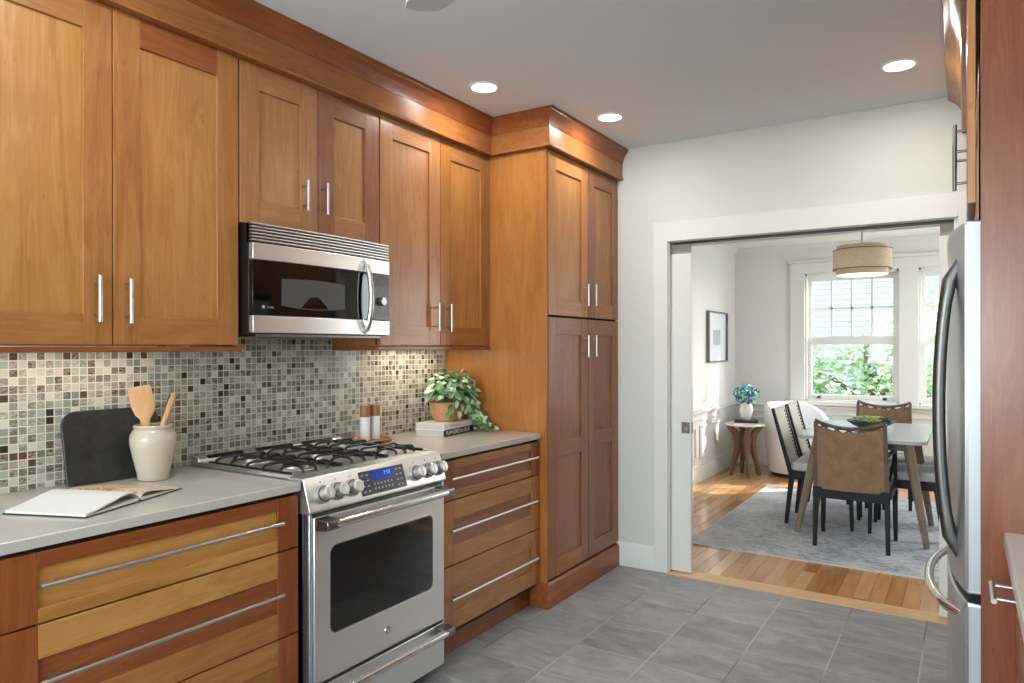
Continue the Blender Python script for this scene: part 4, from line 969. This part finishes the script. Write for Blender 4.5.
# cane side chairs: seat faces +x
def cane_chair(label):
    r = thing('cane_chair', label, 'chair', (0, 0, 0), 'black framed cane chairs along the table sides')
    for sy in (-1, 1):
        build('leg', MB().bar((-.245, sy*.205, 0), (-.20, sy*.205, .40), .026, .040), 'blackwood', r, .002)
        build('leg', MB().bar((.235, sy*.205, 0), (.225, sy*.205, .40), .024, .036), 'blackwood', r, .002)
        build('stile', MB().bar((-.20, sy*.205, .36), (-.345, sy*.215, .915), .030, .024, .036, .026), 'blackwood', r, .002)
    build('seat_frame', MB().box(-.22, .24, -.222, -.188, .365, .425).box(-.22, .24, .188, .222, .365, .425).box(-.225, -.19, -.19, .19, .365, .425).box(.205, .24, -.19, .19, .365, .425), 'blackwood', r, .003)
    build('seat', MB().prism(rrect(-.205, .245, -.215, .215, .03), 'z', .425, .495), 'greyfab', r, .018, 3)
    def bp(y, z, d=0): return (-.205-.145*(z-.36)/.555+d, y, z)
    mb = MB().loft([[bp(-.196, .46, d), bp(.196, .46, d), bp(.204, .905, d), bp(-.204, .905, d)] for d in (-.004, .008)])
    for k in range(14):
        z = .50+k*.028
        for y in (.14, .165): mb.bar(bp(y, z, .009), bp(y, z+.014, .009), .006, .006, .003, .003, 1)
    pn_ = build('backrest', mb, ['cane', 'blackwood'], r)
    for z in (.455, .905): build('back_rail', MB().bar(bp(-.20, z), bp(.20, z), .022, .022), 'cane', pn_, .002)
    return r
cc = cane_chair('black cane chair on the left of the table, nearer one')
others = [('black cane chair on the left of the table, farther one', (1.655, 6.695), 0), ('black cane chair on the right of the table, nearer one', (2.245, 6.17), pi), ('black cane chair on the right of the table, farther one', (2.26, 6.695), pi)]
for lb, (x, y), rt_ in others:
    q = copy_tree(cc); q['label'] = lb; q.location = (x, y, ZR); q.rotation_euler = (0, 0, rt_)
cc.location = (1.655, 6.17, ZR)

# bowl of succulents
BX, BY, BZ = 2.0, 6.12, .7855
r = thing('serving_bowl', 'shallow charcoal bowl of succulents on the dining table', 'bowl', (BX, BY, BZ))
build('bowl', MB().lathe([(.06, BZ), (.065, BZ+.006), (.12, BZ+.03), (.168, BZ+.062), (.172, BZ+.068), (.166, BZ+.068), (.115, BZ+.04), (.05, BZ+.03), (.004, BZ+.03)], BX, BY, 36), 'bowl', r)
build('soil', MB().lathe([(.145, BZ+.055), (.08, BZ+.06), (.004, BZ+.062)], BX, BY, 24), 'soil', r)
sl = ['grey green succulent at the left of the bowl', 'pale rosette succulent left of the bowl centre', 'lime succulent in the middle of the bowl', 'pale succulent at the back of the bowl', 'dark succulent at the right of the bowl']
for k, (dx, dy, mt, rr_) in enumerate(((-.078, -.03, 'suc1', .062), (-.03, .045, 'suc1', .064), (.02, -.045, 'suc2', .07), (.045, .05, 'suc1', .06), (.09, 0, 'suc3', .055))):
    mb = MB(); c = Vector((BX+dx, BY+dy, BZ+.06))
    for ring, (nn, el, L_) in enumerate(((8, .25, 1.0), (7, .7, .9), (5, 1.15, .75))):
        for j in range(nn):
            a = 2*pi*j/nn+ring*.4; d_ = Vector((math.cos(a)*math.cos(el), math.sin(a)*math.cos(el), math.sin(el)))
            s0 = c+d_*.004; mb.tube([s0, c+d_*rr_*L_*.5, c+d_*rr_*L_*.85, c+d_*rr_*L_], [.005, .012, .010, .002], 6)
    tag(build('succulent', mb, mt, None, loc=tuple(c)), sl[k], 'succulent', 'succulents in the charcoal bowl')

# pendant
LX, LY = 1.945, 6.10
r = thing('pendant_lamp', 'beige drum pendant lamp above the dining table', 'pendant lamp', (LX, LY, ZD))
build('canopy', MB().lathe([(.02, ZD-.03), (.06, ZD-.02), (.062, ZD-.001)], LX, LY, 24), 'white', r)
build('rod', MB().cyl((LX, LY, 2.20), (LX, LY, ZD-.02), .006, 10), 'nickel', r)
sh = build('lamp_shade', MB().loft([[(LX+rr*math.cos(2*pi*j/48), LY+rr*math.sin(2*pi*j/48), z) for j in range(48)] for rr, z in ((.207, 2.028), (.207, 2.178), (.204, 2.178), (.204, 2.028), (.207, 2.028))], caps=False), 'shade', r)
build('shade_trim', MB().tube([(LX+.208*math.cos(a), LY+.208*math.sin(a), 2.178) for a in [2*pi*k/48 for k in range(49)]], .003, 6).tube([(LX+.208*math.cos(a), LY+.208*math.sin(a), 2.028) for a in [2*pi*k/48 for k in range(49)]], .003, 6), 'walnut', sh)
build('inner_shade', MB().loft([[(LX+rr*math.cos(2*pi*j/48), LY+rr*math.sin(2*pi*j/48), z) for j in range(48)] for rr, z in ((.182, 1.985), (.182, 2.212), (.179, 2.212), (.179, 1.985), (.182, 1.985))], caps=False), 'shade', r)
build('diffuser', MB().lathe([(.179, 1.990), (.178, 1.986), (.004, 1.984)], LX, LY, 48), 'diffuser', r)
lamp('POINT', 'pendant_bulb', (LX, LY, 1.95), 6, (1, .88, .7), shadow_soft_size=.12)

# side table, books, vase, flowers
TX2, TY2 = .56, 8.02; ZS = .555
r = thing('side_table', 'round side table with curved wooden legs in the corner', 'side table', (TX2, TY2, 0))
build('tabletop', MB().lathe([(.205, ZS), (.213, ZS+.005), (.213, ZS+.016), (.209, ZS+.020), (.004, ZS+.020)], TX2, TY2, 40), 'ceramic', r)
for k in range(4):
    a = math.radians(28+90*k); d_ = Vector((math.cos(a), math.sin(a), 0)); c = Vector((TX2, TY2, 0))
    pts = [c+d_*.155+Vector((0, 0, 0)), c+d_*.125+Vector((0, 0, .14)), c+d_*.085+Vector((0, 0, .28)), c+d_*.075+Vector((0, 0, .38)), c+d_*.11+Vector((0, 0, .48)), c+d_*.185+Vector((0, 0, ZS))]
    build('leg', MB().tube(pts, [.021, .026, .036, .043, .040, .024], 8, ref=(0, 0, 1)), 'sidewood', r)
z0 = ZS+.0205
def flatbook(label, cx, cy, w_, l_, z0, z1, ang, cov):
    ca_, sa_ = math.cos(ang), math.sin(ang)
    def q(a, b, z): return (cx+a*ca_-b*sa_, cy+a*sa_+b*ca_, z)
    def sl_(a0, a1, b0, b1, za, zb): return [[q(a0, b0, z), q(a1, b0, z), q(a1, b1, z), q(a0, b1, z)] for z in (za, zb)]
    r = thing('book', label, 'book', (cx, cy, z0), 'books on the side table')
    build('cover', MB().loft(sl_(-w_, w_, -l_, l_, z0, z0+.003)).loft(sl_(-w_, w_, -l_, l_, z1-.003, z1)).loft(sl_(-w_, w_, -l_, -l_+.004, z0, z1)), cov, r)
    build('pages', MB().loft(sl_(-w_+.004, w_-.004, -l_+.004, l_-.004, z0+.003, z1-.003)), 'pageedge', r)
flatbook('lower pale book on the corner side table', TX2-.01, TY2-.01, .135, .105, z0, z0+.014, .5, 'bookwhite')
flatbook('black book lying under the white vase', TX2+.015, TY2, .125, .095, z0+.0145, z0+.038, .25, 'bookblack')
VX, VY, VZ = TX2+.01, TY2+.01, z0+.0385
r = thing('vase', 'small white ceramic vase on the black book', 'vase', (VX, VY, VZ))
build('body', MB().lathe([(.040, VZ), (.044, VZ+.003), (.055, VZ+.04), (.070, VZ+.10), (.072, VZ+.125), (.060, VZ+.165), (.046, VZ+.19), (.050, VZ+.208), (.053, VZ+.212), (.046, VZ+.21), (.040, VZ+.19), (.05, VZ+.10), (.004, VZ+.05)], VX, VY, 32), 'ceramic', r)
r = thing('flower_bouquet', 'teal blue hydrangea bunch in the white vase', 'flowers', (VX, VY, VZ+.2))
st_ = MB()
rn = random.Random(3); pt_ = MB(); lv = MB()
heads = [(-.01, 0, .325, .075), (-.07, .0, .295, .07), (.062, .01, .30, .07), (-.005, -.06, .285, .07), (.0, .06, .30, .06), (-.045, -.035, .24, .06), (.045, -.04, .24, .06)]
for hx, hy, hz, hr in heads:
    st_.tube([(VX, VY, VZ+.08), (VX+hx*.3, VY+hy*.3, VZ+.2), (VX+hx, VY+hy, VZ+hz-hr*.5)], .0028, 6)
    c = Vector((VX+hx, VY+hy, VZ+hz))
    for k in range(95):
        z = rn.uniform(-.8, 1); a = rn.uniform(0, 2*pi); s_ = math.sqrt(max(0, 1-z*z)); n_ = Vector((s_*math.cos(a), s_*math.sin(a), z)); p = c+n_*hr*rn.uniform(.8, 1.1)
        t1 = n_.cross(Vector((rn.random(), rn.random(), rn.random()))).normalized(); t2 = n_.cross(t1); e = rn.uniform(.012, .019); mi = rn.choices((0, 1, 2), (5, 4, 3))[0]
        pt_.add([p, p+t1*e+n_*.003, p+(t1+t2)*e*.62+n_*.002, p+t2*e+n_*.003, p+(t2-t1)*e*.62+n_*.002, p-t1*e+n_*.003, p-(t1+t2)*e*.62+n_*.002, p-t2*e+n_*.003, p+(t1-t2)*e*.62+n_*.002],
                [(0, 1, 2), (0, 2, 3), (0, 3, 4), (0, 4, 5), (0, 5, 6), (0, 6, 7), (0, 7, 8), (0, 8, 1)], mi)
build('petals', pt_, ['pet1', 'pet2', 'pet3'], r, smooth=False)
for a in range(6):
    d_ = Vector((math.cos(a*1.05), math.sin(a*1.05), .2)); leaf(lv, Vector((VX, VY, VZ+.21))+d_*.02, d_, (0, 0, 1), .07, .04, 0)
build('leaves', lv, 'leaf3', r); build('stems', st_, 'stem', r)

# barrel armchair
r = thing('barrel_armchair', 'white upholstered barrel armchair by the window wall', 'armchair', (1.045, 8.36, 0))
AC = Vector((1.045, 8.36, 0)); face = math.radians(-38); RA = .33
def shell(n=28, span=math.radians(255)):
    rings = []
    for k in range(n+1):
        u = k/n; a = face+pi+(u-.5)*span; e = abs(u-.5)*2
        top = .80-.20*max(0, (e-.35)/.65)**1.4
        ro, ri = RA*1.0, RA-.085
        d_ = Vector((math.cos(a), math.sin(a), 0)); fl_ = 1.0
        prof = [(ro*.93, .04), (ro*1.0, .30), (ro*1.06, top-.10), (ro*1.05, top-.03), (ro*.97, top), (ri+.03, top-.005), (ri, top-.04), (ri, .30), (ri, .04)]
        rings.append([AC+d_*rr_+Vector((0, 0, z)) for rr_, z in prof])
    return MB().loft(rings)
build('shell', shell(), 'whitefab', r, .012, 3)
mb = MB(); lp = []
for k in range(33):
    a = 2*pi*k/32; fx, fy_ = math.cos(a), math.sin(a); lp.append((fx, fy_))
def seat_outline(rr_, ext):
    out = []
    for k in range(32):
        a = face+2*pi*k/32; c_ = math.cos(a-face); q = rr_ if c_ < .2 else rr_+ext*(c_-.2)/.8
        out.append((AC.x+q*math.cos(a), AC.y+q*math.sin(a)))
    return out
build('seat_base', MB().prism(seat_outline(.238, .075), 'z', .04, .36), 'whitefab', r, .01, 2)
build('seat_cushion', MB().prism(seat_outline(.236, .085), 'z', .362, .46), 'whitefab', r, .03, 4)
build('plinth', MB().prism(seat_outline(.27, .03), 'z', .0, .04), 'black', r)

# framed print
r = thing('picture_frame', 'pewter framed small print on the dining room wall', 'picture', (.26, 8.0, 1.54))
y0, y1, z0, z1 = 7.645, 8.365, 1.255, 1.825; x0 = .2405
build('frame', MB().box(x0, x0+.038, y0, y0+.018, z0, z1).box(x0, x0+.038, y1-.018, y1, z0, z1).box(x0, x0+.038, y0+.018, y1-.018, z0, z0+.016).box(x0, x0+.038, y0+.018, y1-.018, z1-.016, z1), 'pewter', r, .003)
build('mat', MB().box(x0, x0+.012, y0+.016, y1-.016, z0+.014, z1-.014), 'mat', r)
build('print', MB().box(x0+.012, x0+.0135, 7.86, 8.13, 1.45, 1.62), 'matgrey', r)

# ------------------------------------------------------------------ outside
struct('ground', MB().box(-14, 22, 9.0, 40, -1.0, -.9), 'grass', 'lawn outside the dining room windows', 'lawn')
r = thing('neighbour_house', 'blue grey clapboard house behind the trees outside', 'house', (-1, 16.5, -.9))
sd = MB()
for k in range(60):
    z = -.9+k*.115; sd.add([(-8, 16.5, z), (3.6, 16.5, z), (3.6, 16.47, z), (-8, 16.47, z), (-8, 16.5, z+.115), (3.6, 16.5, z+.115), (3.6, 16.492, z+.115), (-8, 16.492, z+.115)], [(0, 1, 5, 4), (2, 3, 7, 6), (3, 2, 1, 0), (4, 5, 6, 7), (1, 2, 6, 5), (0, 4, 7, 3)])
build('siding', sd, 'siding', r, smooth=False)
build('corner_board', MB().box(3.5, 3.66, 16.44, 16.52, -.9, 6.0), 'trim', r)
build('roof', MB().prism([(16.2, 5.95), (16.2, 6.05), (21, 9), (21, 5.95)], 'x', -8.3, 3.9), 'pewter', r)
def tree(label, cx, cy, zb, h, blobs, n, seed, s0=.07, s1=.13, mats=('tree1', 'tree2')):
    rn = random.Random(seed); r = thing('tree', label, 'tree', (cx, cy, zb), 'trees outside the windows')
    tk = MB().tube([(cx, cy, zb), (cx+.04, cy, zb+h*.5), (cx, cy, zb+h)], [.13, .10, .04], 10)
    for (bx, by, bz, br) in blobs: tk.tube([(cx, cy, zb+h*.6), ((cx+bx)/2, (cy+by)/2, (zb+h*.6+bz)/2+.1), (bx, by, bz)], [.05, .035, .012], 6)
    build('trunk', tk, 'bark', r)
    fo = MB(); tot = sum(b[3]**2 for b in blobs)
    for (bx, by, bz, br) in blobs:
        for k in range(int(n*br*br/tot)):
            d_ = Vector((rn.gauss(0, 1), rn.gauss(0, 1), rn.gauss(0, 1))).normalized(); p = Vector((bx, by, bz))+d_*br*rn.uniform(.45, 1.05)
            t1 = Vector((rn.gauss(0, 1), rn.gauss(0, 1), rn.gauss(0, .5))).normalized(); t2 = t1.cross(d_+Vector((.1, .2, .4))).normalized(); L_ = rn.uniform(s0, s1)
            fo.add([p, p+t1*L_*.5+t2*L_*.3, p+t1*L_, p+t1*L_*.5-t2*L_*.3], [(0, 1, 2, 3)], rn.choices((0, 1), (3, 2))[0])
    build('foliage', fo, list(mats), r, smooth=False)
tree('leafy tree outside filling the lower window', 1.3, 12.6, -.9, 2.4, [(1.0, 12.5, .75, .85), (1.9, 12.3, .75, .8), (1.5, 12.9, 1.35, .65), (2.5, 12.6, 1.5, .8), (.35, 12.8, .35, .7), (2.9, 12.8, .6, .9), (1.95, 12.6, 1.85, .45), (.3, 12.4, 1.1, .6), (1.2, 12.3, .2, .7)], 9000, 5)
r = thing('sun_blocker', 'unseen block added to stop sun entering the side opening', 'sun blocker', (6.5, 7.0, -.9))  # unseen mass added only to keep direct sun out of the side opening
build('wall', MB().box(6.0, 7.0, 3.5, 10.8, -.9, 4.9), 'siding', r); build('roof', MB().prism([(5.8, 4.9), (7.2, 4.9), (6.5, 5.4)], 'y', 3.3, 11.0), 'pewter', r)
tree('taller tree outside at the right of the window', 3.3, 14.2, -.9, 5.0, [(2.7, 14.2, 2.2, .9), (3.4, 14.3, 3.2, 1.1), (2.4, 14.0, 3.2, .6), (3.6, 14.0, 1.6, 1.0)], 3600, 8)
tree('tall tree outside shading the window from the right', 6.2, 12.6, -.9, 6.2, [(6.0, 12.4, 4.6, 1.0), (7.0, 12.8, 5.3, 1.1), (5.3, 12.0, 4.3, .8), (6.4, 12.2, 6.2, .9), (4.8, 11.6, 3.7, .6)], 420, 9, .10, .2)
